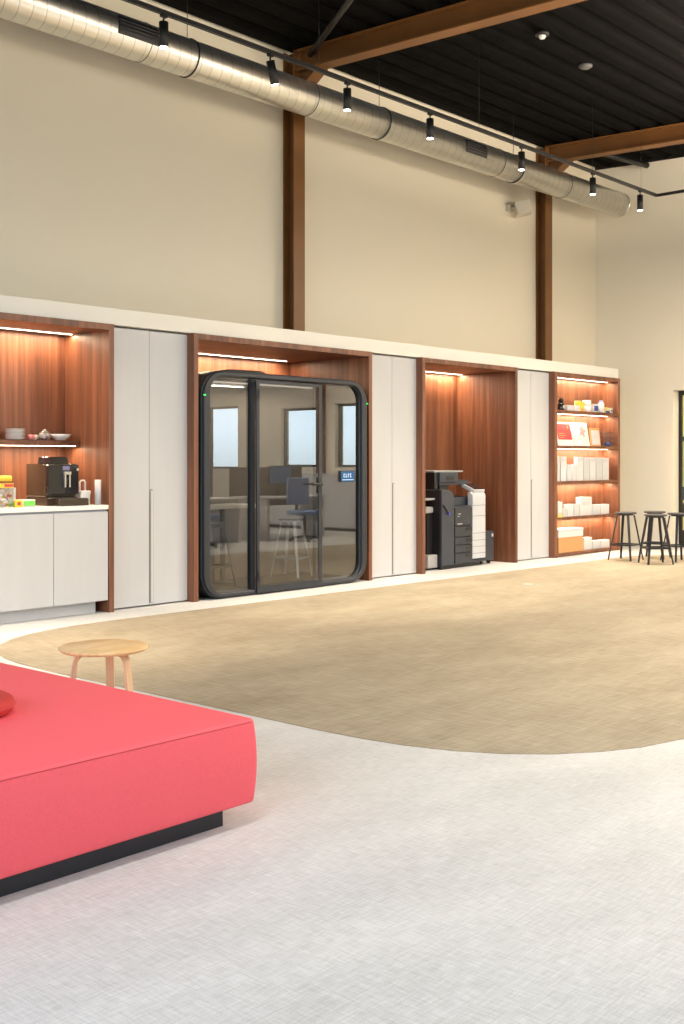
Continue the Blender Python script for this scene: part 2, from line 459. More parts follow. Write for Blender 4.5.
# stairwell beyond
sw = MB()
sw.box(XE+5.0, XE+5.1, -6, 2.5, 0, 4.4, stair_wall_m); sw.box(XE+.26, XE+5, 2.4, 2.5, 0, 4.4, stair_wall_m)
sw.box(XE+.26, XE+5.1, -6.1, -6, 0, 4.4, stair_wall_m); sw.box(XE+.26, XE+5.1, -6, 2.5, 4.4, 4.5, stair_wall_m)
sw.box(XE+.26, XE+5, W+.2, 2.4, -.1, 0, stair_wall_m)
struct(sw, 'wall_stairwell')
st = thing('staircase', 'open staircase with dark treads and black handrail behind the glazed door', 'staircase', (XE+3.0, 1.7, 0), 0)
strg = MB(); rise, going = .18, .28
for k in range(10):
    yy = -k*going
    MB().box(-.55, .55, yy-.30, yy, (k+1)*rise-.04, (k+1)*rise, black_m).obj('tread', st)
for sx in (-.58, .58):
    strg.strip([(sx, .15, .0), (sx, -10*going, 10*rise)], .045, .20, black_m, (1, 0, 0))
strg.obj('stringer', st)
hr = MB()
hr.strip([(-.58, .1, 1.0), (-.58, -10*going, 10*rise+.95)], .05, .06, black_m, (1, 0, 0))
for k in range(0, 11, 2): hr.box(-.595, -.565, -k*going-.015, -k*going+.015, k*rise, k*rise+1.0, black_m)
hr.obj('handrail', st)
lp = thing('ceiling_lamp', 'round white ceiling lamp in the stairwell behind the glazed door', 'ceiling light', (XE+2.4, -1.5, 4.4))
MB().lathe([(0, 0), (.2, 0), (.2, -.05), (0, -.06)], pend_m).obj('diffuser', lp)
light('POINT', 'stairwell_bulb', (0, 0, -.2), 260, (1, .88, .62), lp, shadow_soft_size=.15)

# ------------------------------------------------------------------ steel columns and roof beams
def i_column(x1, label):
    t = thing('steel_column', label, 'column', (x1-.09, .89, 2.7225))
    h = ceil_z(.9)-.002-2.7225
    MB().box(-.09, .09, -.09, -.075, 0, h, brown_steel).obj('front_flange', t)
    MB().box(-.006, .006, -.075, .072, 0, h, brown_shaded).obj('web', t)
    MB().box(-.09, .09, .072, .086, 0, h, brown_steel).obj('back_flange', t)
    return t
i_column(9.48, 'brown steel column on the long wall above the phone booth')
i_column(14.86, 'brown steel column on the long wall nearest the room corner')
def i_beam(x1, label):
    t = thing('roof_beam', label, 'beam', (x1-.09, .78, 0))
    y1 = YF+.03-.78
    def slab(d0, d1, hw, name, m, y0=0.):
        mb = MB(); vs = []
        mi = mb._mi(m)
        for yy in (y0, y1):
            zc = ceil_z(yy+.78)-.004
            for xx, dz in ((-hw, d1), (hw, d1), (hw, d0), (-hw, d0)): vs.append(mb.bm.verts.new((xx, yy, zc-dz)))
        for q in ((0, 1, 2, 3), (7, 6, 5, 4), (0, 4, 5, 1), (1, 5, 6, 2), (2, 6, 7, 3), (3, 7, 4, 0)):
            mb.bm.faces.new([vs[i] for i in q])
        mb.obj(name, t)
    slab(0, .015, .085, 'top_flange', brown_steel); slab(.015, .225, .006, 'web', brown_shaded); slab(.225, .242, .09, 'bottom_flange', brown_steel)
    # haunch under the beam at the column
    mb = MB(); zc = ceil_z(.78)-.25
    mb.prism([(0, zc-.001), (-.32, zc-.012), (0, zc-.24)], 'x', -.02, .02, brown_shaded)
    mb.strip([(.008, 0, zc-.245), (.008, -.34, zc-.012)], .17, .014, brown_steel, (1, 0, 0))
    mb.obj('haunch', t)
    return t
i_beam(9.48, 'brown steel roof beam running from the column above the phone booth')
i_beam(14.86, 'brown steel roof beam nearest the end wall')
# wind braces under the deck
tag(MB().tube([(9.36, .60, 5.97), (8.395, -.889, 5.93), (6.9, -3.2, 5.86)], .035, black_m).obj('roof_brace'),
    'black diagonal tube under the deck running away from the first roof beam', 'brace')
tag(MB().tube([(14.95, .2, 5.93), (16.3, -.02, 5.93)], .045, black_m).obj('roof_brace'),
    'short black tube under the deck in the corner by the end wall', 'brace')

# ------------------------------------------------------------------ spiral duct
YD, ZD, RD = .30, 5.318, .182
du = thing('ventilation_duct', 'long round galvanised spiral ventilation duct hung under the black deck', 'duct', (0, YD, ZD))
mb = MB(); seg = 48
mb.cyl((-3.5, 0, 0), (15.99, 0, 0), RD, duct_m, seg=seg)
mb.obj('pipe', du)
MB().cyl((15.991, 0, 0), (16.015, 0, 0), RD+.004, duct_m, seg=seg).obj('end_cap', du)
def grille(x0, x1):
    g = MB(); a0, a1 = math.radians(-20), math.radians(30)
    n = 8
    for rr, m, i0, i1, xa, xb in ((RD+.006, black_m, 0, n, x0, x1),):
        o, i_ = [], []
        for k in range(n+1):
            a = a0+(a1-a0)*k/n; o.append((-math.cos(a)*(RD+.012), math.sin(a)*(RD+.012))); i_.append((-math.cos(a)*(RD+.001), math.sin(a)*(RD+.001)))
        g.prism(o+i_[::-1], 'x', xa, xb, black_m)
    r = g.obj('grille', du)
    s = MB()
    for k in range(1, 5):
        a = a0+(a1-a0)*k/5
        c = Vector((0, -math.cos(a)*(RD+.014), math.sin(a)*(RD+.014)))
        s.tube([(x0+.01, c.y, c.z), (x1-.01, c.y, c.z)], .004, wire_m, seg=6)
    s.obj('grille_bars', r)
for x0, x1 in ((6.33, 6.80), (11.72, 12.16)): grille(x0, x1)
for xb in (4.6, 7.29, 10.22, 13.05):
    b = MB()
    loop = [(xb, math.cos(2*PI*i/32)*(RD+.004), math.sin(2*PI*i/32)*(RD+.004)) for i in range(33)]
    b.tube(loop, .007, black_m, seg=6, cap=False)
    b.obj('hanger_band', du)
    zc = ceil_z(YD)-ZD
    MB().tube([(xb, 0, RD), (xb, 0, zc)], .004, black_m, seg=6).obj('hanger_rod', du)
for xb in (6.72, 9.0, 12.6, 14.3):
    b = MB(); loop = [(xb, math.cos(2*PI*i/32)*(RD+.002), math.sin(2*PI*i/32)*(RD+.002)) for i in range(33)]
    b.tube(loop, .0035, wire_m, seg=6, cap=False).obj('joint_ring', du)

# ------------------------------------------------------------------ lighting track and spotlights
YT, ZT = -1.0, 5.03
tr = thing('lighting_track', 'thin black L-shaped lighting track hanging below the deck', 'lighting track', (0, YT, ZT))
MB().box(1.0, 14.67, -.018, .018, -.018, .018, black_m).obj('rail', tr)
MB().box(14.64, 14.676, -6.0, -.018, -.018, .018, black_m).obj('rail', tr)
for xw in (2.4, 5.2, 7.8, 10.4, 12.9, 14.2):
    MB().tube([(xw, 0, .018), (xw, 0, ceil_z(YT)-ZT)], .0022, black_m, seg=5).obj('suspension_wire', tr)
for yw in (-.45, -2.4, -4.6):
    MB().tube([(14.658, yw, .018), (14.658, yw, ceil_z(YT+yw)-ZT)], .0022, black_m, seg=5).obj('suspension_wire', tr)
def spotlight(x, label, tilt=0.):
    t = thing('track_spotlight', label, 'spotlight', (x, YT, ZT-.019), group='black cylinder spotlights on the ceiling track')
    MB().box(-.03, .03, -.014, .014, -.02, 0, black_m).cyl((0, 0, -.02), (0, 0, -.065), .008, black_m, seg=10).obj('adapter', t)
    R = Matrix.Rotation(tilt, 3, 'Y')
    p0 = Vector((0, 0, -.06)); d = R @ Vector((0, 0, -1))
    mb = MB().cyl(p0, p0+d*.205, .039, black_m, seg=24)
    mb.obj('lamp_body', t)
    mb = MB().cyl(p0+d*.2055, p0+d*.21, .032, lamp_lens, seg=24).obj('lens', t)
    q = (-d).to_track_quat('Z', 'Y').to_euler()
    light('SPOT', 'spot_bulb', p0+d*.225, SPOT_W, (1, .84, .64), t, rot=q, spot_size=math.radians(54), spot_blend=.8, shadow_soft_size=.05)
SPOT_W = 400
POS = ['black track spotlight furthest left, just past the duct grille', 'black track spotlight tilted sideways, brightest lens, left of the first beam',
       'black track spotlight just right of the first roof beam', 'black track spotlight above the copier alcove, before the second grille',
       'black track spotlight in front of the second steel column', 'black track spotlight right of the second column, over the duct',
       'black track spotlight at the corner of the track, nearest the end wall']
for i, (x, lb) in enumerate(zip((5.94, 7.16, 8.20, 9.51, 11.255, 12.9, 14.17), POS)):
    spotlight(x, lb, math.radians(-17) if i == 1 else 0.)
for x in (2.2, 3.6, 4.4): spotlight(x, 'added fill spotlight on the track, out of frame at the left', 0.)  # unseen spotlights added to raise the overall brightness

t = thing('low_cabinet', 'low pale cabinet under the end wall windows, mirrored in the booth glass', 'cabinet', (16.15, -6.6, .001))
MB().box(-.22, .31, -2.2, 2.2, 0.06, 1.08, white_door).box(-.18, .31, -2.18, 2.18, 0, .06, plinth_m).obj('body', t)
for k in range(5): MB().box(-.24, -.2205, -2.19+k*.876, -1.32+k*.876, .07, 1.07, white_door).obj('door', t)
t = thing('steel_column', 'brown steel column on the end wall between the windows, mirrored in the booth glass', 'column', (16.36, -7.0, 1.085))
MB().box(-.09, -.07, -.12, .12, 0, 4.67, brown_steel).box(.07, .09, -.12, .12, 0, 4.67, brown_steel).box(-.07, .07, -.006, .006, 0, 4.67, brown_shaded).obj('post', t)
mb = MB(); mi = mb._mi(black_m); vs = []
for yy in (W-.002, YF):
    zc = ceil_z(yy)
    for xx, zz in ((XE-.02, zc-.010), (XE-.001, zc-.010), (XE-.001, zc+.05), (XE-.02, zc+.05)): vs.append(mb.bm.verts.new((xx, yy, zz)))
for q in ((0, 1, 2, 3), (7, 6, 5, 4), (0, 4, 5, 1), (1, 5, 6, 2), (2, 6, 7, 3), (3, 7, 4, 0)): mb.bm.faces.new([vs[i] for i in q])
struct(mb, 'trim_3')
# small things on deck and wall
t = thing('smoke_detector', 'white domed smoke detector under the black deck', 'smoke detector', (10.55, -1.72, ceil_z(-1.72)))
MB().lathe([(0, -.001), (.075, -.001), (.075, -.03), (.06, -.035), (0, -.035)], black_m).obj('base', t)
MB().lathe([(.038, -.036), (.038, -.05), (.025, -.068), (0, -.072)], china).obj('dome', t)
t = thing('ceiling_sensor', 'small dark disc sensor under the black deck', 'sensor', (11.78, -1.54, ceil_z(-1.54)))
MB().lathe([(0, -.001), (.08, -.001), (.08, -.02), (.05, -.04), (0, -.042)], mat('sensor grey', (.10, .10, .10), .5)).obj('dome', t)
t = thing('wall_speaker', 'white box loudspeaker high on the long wall beside the second column', 'speaker', (13.93, W, 5.02))
MB().box(-.05, .05, -.06, -.001, -.05, .05, mat('speaker plastic', (.62, .58, .5), .5)).tube([(0, -.06, 0), (.05, -.12, 0)], .02, MATS['speaker plastic']).obj('bracket', t)
mb = MB(); mb.box(-.13, .13, -.11, .11, -.095, .095, MATS['speaker plastic'], Matrix.Translation((.10, -.20, -.01)) @ Matrix.Rotation(math.radians(38), 4, 'Z') @ Matrix.Rotation(math.radians(-12), 4, 'X'), bev=.015)
mb.obj('cabinet', t)

# ------------------------------------------------------------------ built-in wall: fascia, alcoves, cabinets
struct(MB().box(2.0, 15.475, .03, W-.002, 2.577, 2.722, white_trim), 'trim_1')

def alcove(label, x0, x1, depth, t=.055, z0=0., bottom=False, loc_y=0., end=False):
    """walnut lined alcove: outer x0..x1"""
    r = thing('wood_alcove', label, 'alcove', (x0, 0, 0))
    w = x1-x0; H = 2.575
    MB().box(0, t, 0, depth, 0, H, walnut).obj('side_panel', r)
    MB().box(w-t, w, 0, depth, 0, H, walnut).obj('side_panel', r)
    MB().box(t, w-t, 0, depth, H-.055, H, walnut).obj('top_panel', r)
    MB().box(t, w-t, depth-.02, depth, 0 if not bottom else 0., H-.055, walnut).obj('back_panel', r)
    return r
LED_W = 1.0
def led(parent, x0, x1, y, z, watts, name='light_strip'):
    MB().box(x0, x1, y-.006, y+.006, z-.006, z-.0005, led_m).obj(name, parent)
    l = light('AREA', 'strip_light', ((x0+x1)/2, y, z-.014), watts*1.35, (1, .74, .50), parent, shape='RECTANGLE', size=x1-x0, size_y=.02)
    return l

# 1 kitchenette
a1 = alcove('walnut alcove around the coffee corner at the left', 3.6, 6.187, .70)
led(a1, .06, 2.52, .55, 2.52, 26)
# 2 booth
a2 = alcove('walnut alcove around the dark phone booth', 7.120, 9.742, 1.27, .055)
led(a2, .06, 2.38, 1.12, 2.52, 24)
# 3 copier
a3 = alcove('walnut alcove around the copier', 10.662, 12.70, .975)
led(a3, .06, 1.98, .865, 2.52, 20)

# wall shelf in the kitchenette
sh = thing('wall_shelf', 'floating walnut shelf over the coffee machine', 'shelf', (3.66, 0, 1.49))
MB().box(0, 2.466, .437, .675, 0, .048, walnut).obj('board', sh)
led(sh, .01, 2.44, .47, 0, 16)

# cupboards under the worktop
bc = thing('base_cabinet', 'white handleless base cabinet under the coffee corner worktop', 'cabinet', (3.657, 0, 0))
MB().box(0, 2.470, .03, .675, .11, .90, white_door).obj('body', bc)
MB().box(0, 2.40, .10, .12, 0, .11, toe_grey).obj('toe_kick', bc)
MB().box(0, 2.470, .03, .06, .9005, .9215, mat('shadow channel', (.30, .32, .38), .4, metal=.5)).obj('shadow_strip', bc)  # shadow line under the worktop, put in as a grey-blue strip
for xa, xb in ((.004, .622), (.628, 1.246), (1.252, 1.899), (1.905, 2.466)):
    MB().box(xa, xb, .004, .028, .112, .902, white_door).obj('door', bc, bevel=.0015)
wt = tag(MB().box(3.657, 6.129, .002, .675, .922, .961, white_top).obj('worktop', bevel=.003), 'white worktop of the coffee corner', 'worktop')

def cabinet(x0, x1, label):
    c = thing('tall_cabinet', label, 'cabinet', (x0, 0, 0), group='tall white double-door cabinets in the long wall')
    w = x1-x0; g = .003
    MB().box(g, w-g, .115, W-.01, .012, 2.560, white_trim).obj('body', c)
    mid = w/2
    for s, (xa, xb) in enumerate(((g, mid-.0025), (mid+.0025, w-g))):
        d = MB().box(xa, xb, .09, .113, .014, 2.562, white_door).obj('door', c, bevel=.0015)
    # recessed vertical pull: rounded grey channel along the meeting edge
    o = [(mid+.004+.030*0, .02)]
    outer = [(mid+.001, .03), (mid+.045, .03)]
    zt = 1.09
    outer += [(mid+.023+.022*math.cos(a), zt-.022+.022*math.sin(a)) for a in [PI*k/10 for k in range(11)]]
    MB().prism(outer, 'y', .086, .0899, mat('pull grey', (.25, .25, .27), .35, metal=.3)).obj('pull', c)
    inner = [(mid+.019, .034), (mid+.040, .034)]+[(mid+.0295+.0105*math.cos(a), zt-.022+.0105*math.sin(a)) for a in [PI*k/10 for k in range(11)]]
    MB().prism(inner, 'y', .084, .0862, mat('pull inner', (.60, .58, .55), .4)).obj('pull_groove', c)
    return c
cabinet(6.189, 7.118, 'tall white double-door cabinet between coffee corner and phone booth')
cabinet(9.744, 10.660, 'tall white double-door cabinet between phone booth and copier')
cabinet(12.702, 13.618, 'tall white double-door cabinet between copier and lit shelves')
cabinet(2.67, 3.598, 'tall white double-door cabinet left of the coffee corner')

# 4 lit shelving
bk = thing('lit_bookcase', 'walnut shelving unit with five lit shelves at the end of the long wall', 'shelving unit', (13.620, 0, 0))
w4 = 15.472-13.620
MB().box(0, .070, 0, .27, 0, 2.575, walnut).obj('side_panel', bk)
MB().box(w4-.058, w4, 0, .27, 0, 2.575, walnut).obj('side_panel', bk)
MB().box(.07, w4-.058, 0, .27, 2.52, 2.575, walnut).obj('top_panel', bk)
MB().box(.07, w4-.058, .25, .27, 0, 2.52, walnut).obj('back_panel', bk)
SZ = [2.05, 1.553, 1.054, .552, .052]
led(bk, .09, w4-.08, .17, 2.52, 10)
for z in SZ:
    s = MB().box(.071, w4-.059, .004, .249, z-.040, z, walnut).obj('shelf', bk)
    if z > .1: led(bk, .09, w4-.08, .17, z-.041, 9.5)
struct(MB().box(13.62, 15.475, .275, W-.002, 0, 2.575, white_trim), 'trim_2')

# ------------------------------------------------------------------ phone booth
BX0, BX1 = 7.215, 9.640
bw = BX1-BX0
bo = thing('phone_booth', 'dark rounded glass phone booth standing in the walnut alcove', 'phone booth', (BX0, 0, .002))
H = 2.236
out = rrect(0, bw, 0, H, .26, 10); mid_ = rrect(.012, bw-.012, .010, H-.012, .25, 10); inn = rrect(.100, bw-.105, .055, H-.062, .17, 10)
fr = MB()
fr.ring(out, inn, 'y', 0.005, .07, booth_frame)
fr.ring(rrect(.012, bw-.012, .010, H-.010, .25, 10), rrect(.092, bw-.096, .050, H-.056, .176, 10), 'y', -.026, .0045, booth_frame)
fr.obj('front_frame', bo, bevel=.010)
MB().ring(rrect(.02, bw-.02, .005, H-.015, .25, 10), rrect(.05, bw-.05, .05, H-.05, .22, 10), 'y', .07, .80, booth_frame).obj('shell', bo)
MB().ring(rrect(.051, bw-.051, .051, H-.051, .219, 10), rrect(.075, bw-.075, .07, H-.075, .20, 10), 'y', .09, .72, booth_in).obj('lining', bo)
MB().box(.08, bw-.08, .72, .78, .07, H-.07, booth_in).obj('back_wall', bo)
MB().box(.30, bw-.30, .09, .72, .0705, .078, booth_floor).obj('booth_carpet', bo)
MB().box(.5, bw-.5, .36, .42, H-.086, H-.0755, emis_mat('dim lamp', (1., .9, .75), .8)).obj('ceiling_light', bo)
light('AREA', 'booth_light', (bw/2, .39, H-.10), 9, (1, .85, .65), bo, shape='RECTANGLE', size=1.3, size_y=.06)
# mullions and door
mx0, mx1 = .660, .716   # left mullion
dx0, dx1 = .712, 1.640
MB().box(mx0, mx1, .008, .055, .056, H-.063, booth_frame).obj('mullion', bo)
MB().box(1.610, 1.680, .008, .055, .056, H-.063, booth_frame).obj('mullion', bo)
do = MB(); do.ring([(dx0-.016, .014), (dx1+.012, .014), (dx1+.012, H-.075), (dx0-.03, H-.075)],
    [(dx0+.016, .085), (dx1-.040, .085), (dx1-.040, H-.105), (dx0+.016, H-.105)], 'y', -.048, -.026, booth_frame)
dr = do.obj('door', bo, bevel=.003)
MB().box(dx0+.016, dx1-.040, -.041, -.033, .085, H-.105, booth_glass).obj('door_glass', dr)
MB().box(.100, mx0, .028, .036, .056, H-.063, booth_glass).obj('side_glass', bo)
MB().box(1.680, bw-.105, .028, .036, .056, H-.063, booth_glass).obj('side_glass', bo)
for zz in (2.02, .19):
    MB().box(dx0-.012, dx0+.008, -.058, -.049, zz-.05, zz+.05, black_m).obj('hinge', dr)
hd = MB(); hd.box(dx1-.058, dx1-.022, -.062, -.049, 1.00, 1.17, black_m, bev=.004)
hd.tube([(dx1-.04, -.06, 1.10), (dx1-.04, -.10, 1.10), (dx1-.20, -.10, 1.10)], .012, black_m)
hd.obj('door_handle', dr)
sc = MB().box(2.005, 2.235, .006, .026, 1.112, 1.238, black_m, bev=.004).obj('booking_panel', bo)
MB().box(2.015, 2.225, .0035, .0055, 1.120, 1.230, screen_m).obj('screen', sc)
tx = MB()
for k, xx in enumerate((2.05, 2.085, 2.12, 2.155)):
    tx.box(xx, xx+.008, .002, .0033, 1.165, 1.205, screen_txt)
    if k != 1: tx.box(xx+.008, xx+.022, .002, .0033, 1.197, 1.205, screen_txt)
    if k != 2: tx.box(xx+.008, xx+.022, .002, .0033, 1.165, 1.173, screen_txt)
tx.box(2.03, 2.21, .002, .0033, 1.135, 1.142, screen_txt)
tx.obj('screen_text', sc)
MB().box(.004, .036, -.026, -.023, 1.978, 1.992, green_led).obj('status_light', bo)
MB().box(bw-.030, bw+.004, -.026, -.023, 1.978, 1.992, green_led).obj('status_light', bo)
tf = MB(); tf.prism([(.42, H-.012), (1.16, H-.012), (1.14, H+.04), (1.10, H+.055), (.66, H+.05), (.50, H+.025)], 'y', .30, .62, black_m)
tf.obj('fan_unit', bo, bevel=.01)
# standing table and stools inside the booth
tb = thing('standing_table', 'high table with pale edge and round column inside the phone booth', 'table', (BX0+.56, .50, .082))
MB().box(-.44, .50, -.17, .19, .775, .815, mat('pale table edge', (.62, .60, .54), .5), bev=.01).obj('tabletop', tb)
MB().cyl((.16, 0, .02), (.16, 0, .774), .03, black_m).obj('column', tb)
MB().lathe([(0, 0), (.11, 0), (.11, .008), (.035, .02), (0, .02)], black_m, c=(.16, 0, 0)).obj('foot', tb)

def bar_stool(label, x, y, rz, leg_m=black_stool, group=None, z=0.006, seat=stool_top_m):
    t = thing('bar_stool', label, 'stool', (x, y, z), rz, group)
    MB().lathe([(0, .618), (.138, .618), (.146, .624), (.146, .636), (.141, .642), (.10, .640), (0, .637)], seat, seg=32).obj('seat', t)
    MB().lathe([(0, .600), (.10, .600), (.105, .6175), (0, .6175)], leg_m, seg=24).obj('seat_plate', t)
    for sx in (-1, 1):
        for sy in (-1, 1):
            a = Vector((sx*.082, sy*.082, .602)); b = Vector((sx*.168, sy*.168, 0))
            side = Vector((-sy, sx, 0))
            MB().strip([a, b], [.034, .026], .014, leg_m, side).obj('leg', t)
    k = 1-(.206/.602); r = .082+(.168-.082)*k
    o = rrect(-r-.018, r+.018, -r-.018, r+.018, .03, 4); i_ = rrect(-r+.014, r-.014, -r+.014, r-.014, .02, 4)
    MB().ring(o, i_, 'z', .196, .216, leg_m).obj('footrest', t)
    return t
G = 'black bar stools standing by the end wall'
bar_stool('black bar stool nearest the lit shelves', 13.99, -.88, -.02, group=G)
bar_stool('black bar stool in front, between the other three', 13.73, -1.45, math.radians(49), group=G)
bar_stool('black bar stool partly hidden behind the front stool', 14.50, -1.05, math.radians(10), group=G)
bar_stool('black bar stool at the right edge in front of the glazed door', 14.27, -1.51, -.5, group=G)
bar_stool('black stool inside the phone booth at the left', 7.64, .33, 0, black_stool, z=.082, seat=black_stool)
bar_stool('pale-legged stool inside the phone booth at the right', 8.90, .45, .3, grey_metal, z=.082, seat=black_stool)

# ------------------------------------------------------------------ copier
cp = thing('office_copier', 'large dark multifunction copier with pale front column in the walnut alcove', 'copier', (11.20, .12, .0))
fin = MB()
fin.prism([(.0, .05), (.262, .05), (.262, .90), (.24, .945), (.17, .98), (.0, .99)], 'y', 0, .62, cop_blue)
f = fin.obj('finisher', cp, bevel=.008)
MB().box(-.005, -.0005, .03, .60, .06, .975, cop_black).obj('finisher_side', f)
MB().box(.03, .25, .04, .58, .0, .0495, cop_black).obj('finisher_base', f)
MB().tube([(.03, -.006, .80), (.11, -.02, .70)], .010, cop_black).box(.105, .135, -.03, -.002, .675, .705, blue_m).obj('finisher_lever', f)
tr_ = MB(); tr_.box(-.26, -.007, .10, .50, .86, .885, cop_grey, bev=.004); tr_.box(-.16, -.007, .12, .48, .70, .78, cop_grey, bev=.02); tr_.box(-.20, -.007, .06, .52, .03, .19, cop_grey, bev=.01)
tr_.box(-.12, -.007, .14, .46, .191, .699, cop_black)
tr_.obj('output_trays', f)
body = MB()
body.box(.268, .92, .02, .66, .05, .78, cop_dk); body.box(.268, .92, .10, .66, .781, .885, cop_blue)
bd = body.obj('body', cp, bevel=.005)
MB().box(.28, .90, .06, .62, .0, .0495, cop_black).obj('base', bd)
MB().box(.30, .62, .16, .60, .8855, .90, cop_black).obj('paper_exit', bd)
cov = MB().box(.272, .632, -.005, .018, .53, .765, cop_dk).obj('front_cover', bd, bevel=.004)
MB().box(.33, .39, -.0065, -.0055, .675, .683, cop_white).box(.32, .365, -.0065, -.0055, .645, .652, cop_white).obj('logo_mark', cov)
MB().box(.32, .42, -.0065, -.0055, .548, .560, cop_white).obj('printed_mark', cov)
for k, (za, zb) in enumerate(((.06, .19), (.195, .29), (.295, .39), (.395, .52))):
    d = MB().box(.272, .632, -.005, .018, za, zb-.004, cop_dk).obj('drawer', bd, bevel=.003)
    MB().box(.50, .625, -.0095, -.0055, zb-.060, zb-.020, cop_black).obj('drawer_handle', d)
col = MB()
poly = [(-.012, .10), (-.012, .895), (-.002, .93), (.03, .945), (.07, .945), (.07, .10)]
col.prism(poly, 'x', .637, .918, cop_white)
cc = col.obj('pale_column', cp, bevel=.006)
ln = MB()
for zz in (.775, .64, .42, .33, .25, .165): ln.box(.638, .917, -.0135, -.0125, zz, zz+.004, cop_dk)
ln.obj('panel_joints', cc)
op = MB(); Mx = Matrix.Translation((.735, .0, .965)) @ Matrix.Rotation(math.radians(24), 4, 'X')
op.box(-.06, .18, -.005, .22, -.04, .010, cop_white, Mx, bev=.01)
opo = op.obj('control_panel', cp)
op = MB(); op.box(-.04, .16, .01, .20, .0105, .014, gloss_black, Mx); op.obj('touchscreen', opo)
sc_ = MB(); sc_.box(.16, .80, .16, .66, 1.04, 1.075, cop_blue, bev=.006)
sc_.box(.22, .40, .2, .62, .901, 1.04, cop_black)
so = sc_.obj('scanner', cp)
ad = MB(); ad.box(.13, .52, .13, .66, 1.0755, 1.20, cop_blue, bev=.008); ad.box(.27, .42, .124, .1295, 1.10, 1.15, cop_black)
ad.box(.06, .66, .16, .66, 1.2005, 1.222, cop_grey, bev=.004)
ad.box(.53, .82, .2, .60, 1.0755, 1.10, cop_blue, bev=.004)
ad.obj('document_feeder', cp)
MB().box(.06, .129, .16, .66, .995, 1.20, cop_black).obj('feeder_side', cp)
bn = MB().box(.925, 1.18, .04, .60, .05, .43, cop_dk).obj('side_paper_tray', cp, bevel=.006)
MB().box(1.13, 1.16, .035, .0395, .355, .395, cop_white).obj('badge', bn)
for xx in (.96, 1.14):
    for yy in (.1, .55): MB().cyl((xx-.012, yy, .025), (xx+.012, yy, .025), .025, black_m, seg=16).obj('castor', bn)

# ------------------------------------------------------------------ rug
def arc(cx, cy, r, a0, a1, n=18):
    return [(cx+r*math.cos(math.radians(a0+(a1-a0)*k/n)), cy+r*math.sin(math.radians(a0+(a1-a0)*k/n))) for k in range(n+1)]
pts = [(4.175, -2.08), (4.20, -1.62), (4.235, -1.41), (4.30, -1.20), (4.40, -1.00), (4.55, -.83), (4.72, -.69), (4.92, -.58), (5.15, -.50), (5.45, -.445), (5.9, -.43)]
pts += [(7.0, -.455), (9.0, -.50), (11.5, -.565), (13.0, -.60)]
pts += arc(14.3, -1.75, 1.14, 88, 0, 16)
pts += [(15.44, -3.0)]
pts += arc(14.9, -3.2, .54, 0, -90, 8)
pts += [(12.5, -3.76), (10.6, -3.80), (9.6, -4.05), (8.6, -4.6), (7.6, -5.25), (6.7, -5.72), (6.0, -5.90), (5.6, -5.89), (5.26, -5.845), (4.96, -5.765), (4.76, -5.665), (4.57, -5.52), (4.42, -5.345), (4.31, -5.14), (4.235, -4.90), (4.20, -4.68), (4.185, -4.40)]
# dedupe
P = []
for p in pts:
    if not P or math.hypot(p[0]-P[-1][0], p[1]-P[-1][1]) > .01: P.append(p)
r = MB().prism(P, 'z', .0004, .0025, rug_m).obj('area_rug')
tag(r, 'large brown woven rug with rounded corners on the pale floor', 'rug')
t = thing('floor_socket', 'small metal floor socket lid set in the brown rug', 'floor socket', (10.6, -1.37, .0062))
t.location = (10.55, -1.55, .0027)
MB().box(-.07, .07, -.07, .07, 0, .003, mat('socket metal', (.55, .52, .46), .4, metal=.4), bev=.001).obj('lid', t)
MB().box(-.05, .05, -.06, -.052, .003, .005, MATS['socket metal']).obj('lid_pull', t)

# ------------------------------------------------------------------ red seat
SX1, SY0 = 2.955, -5.215
so = thing('red_bench', 'large low coral red upholstered seating block on a black plinth', 'bench', (SX1, SY0, 0))
LX, LY = 2.7, 2.4
cush = MB()
b = bmesh.new(); bmesh.ops.create_cube(b, size=1)
for v in b.verts: v.co = Vector((-LX/2+v.co.x*LX, LY/2+v.co.y*LY, .238+v.co.z*.318))
bmesh.ops.bevel(b, geom=list(b.edges), offset=.014, segments=4, affect='EDGES', profile=.5)
bmesh.ops.subdivide_edges(b, edges=[e for e in b.edges if e.calc_length() > .15], cuts=14, use_grid_fill=True)
for v in b.verts:
    x, y_, z_ = v.co
    u = max(0, min(1, -x/LX)); w = max(0, min(1, y_/LY)); h = max(0, min(1, (z_-.079)/.318))
    bul = math.sin(PI*h)**.8 if 0 < h < 1 else 0
    if x > -.04: v.co.x += .012*bul
    if y_ < .04: v.co.y -= .010*bul
    if z_ > .39: v.co.z += .006*math.sin(PI*u)**.5*math.sin(PI*w)**.5 if 0 < u < 1 and 0 < w < 1 else 0
cush._join(b, red_m, None, True)
cu = cush.obj('cushion', so)
# piping seams: top front and side edges, vertical joint on the front
sm = MB()
sm.tube([(-.02, -.0015, .385), (-LX+.02, -.0015, .385)], .0018, seam_m, seg=6)
SEAMX = -1.10
sm.tube([(SEAMX, -.008, .372), (SEAMX, -.0145, .30), (SEAMX, -.016, .237), (SEAMX, -.0145, .17), (SEAMX, -.008, .10)], .002, seam_m, seg=6)
sm.obj('seam', cu)
MB().box(-LX+.1, -.10, .065, LY-.08, 0.001, .0785, plinth_m).obj('plinth', so)
rc = thing('round_cushion', 'round deep red cushion lying on the red seating block', 'cushion', (2.199, -4.329, .4035))
MB().lathe([(0, 0), (.22, 0), (.238, .010), (.245, .03), (.238, .05), (.22, .060), (0, .068)], red_dark, seg=48).obj('pad', rc)
MB().lathe([(.243, .027), (.249, .03), (.243, .033)], seam_m, seg=48).obj('piping', rc)

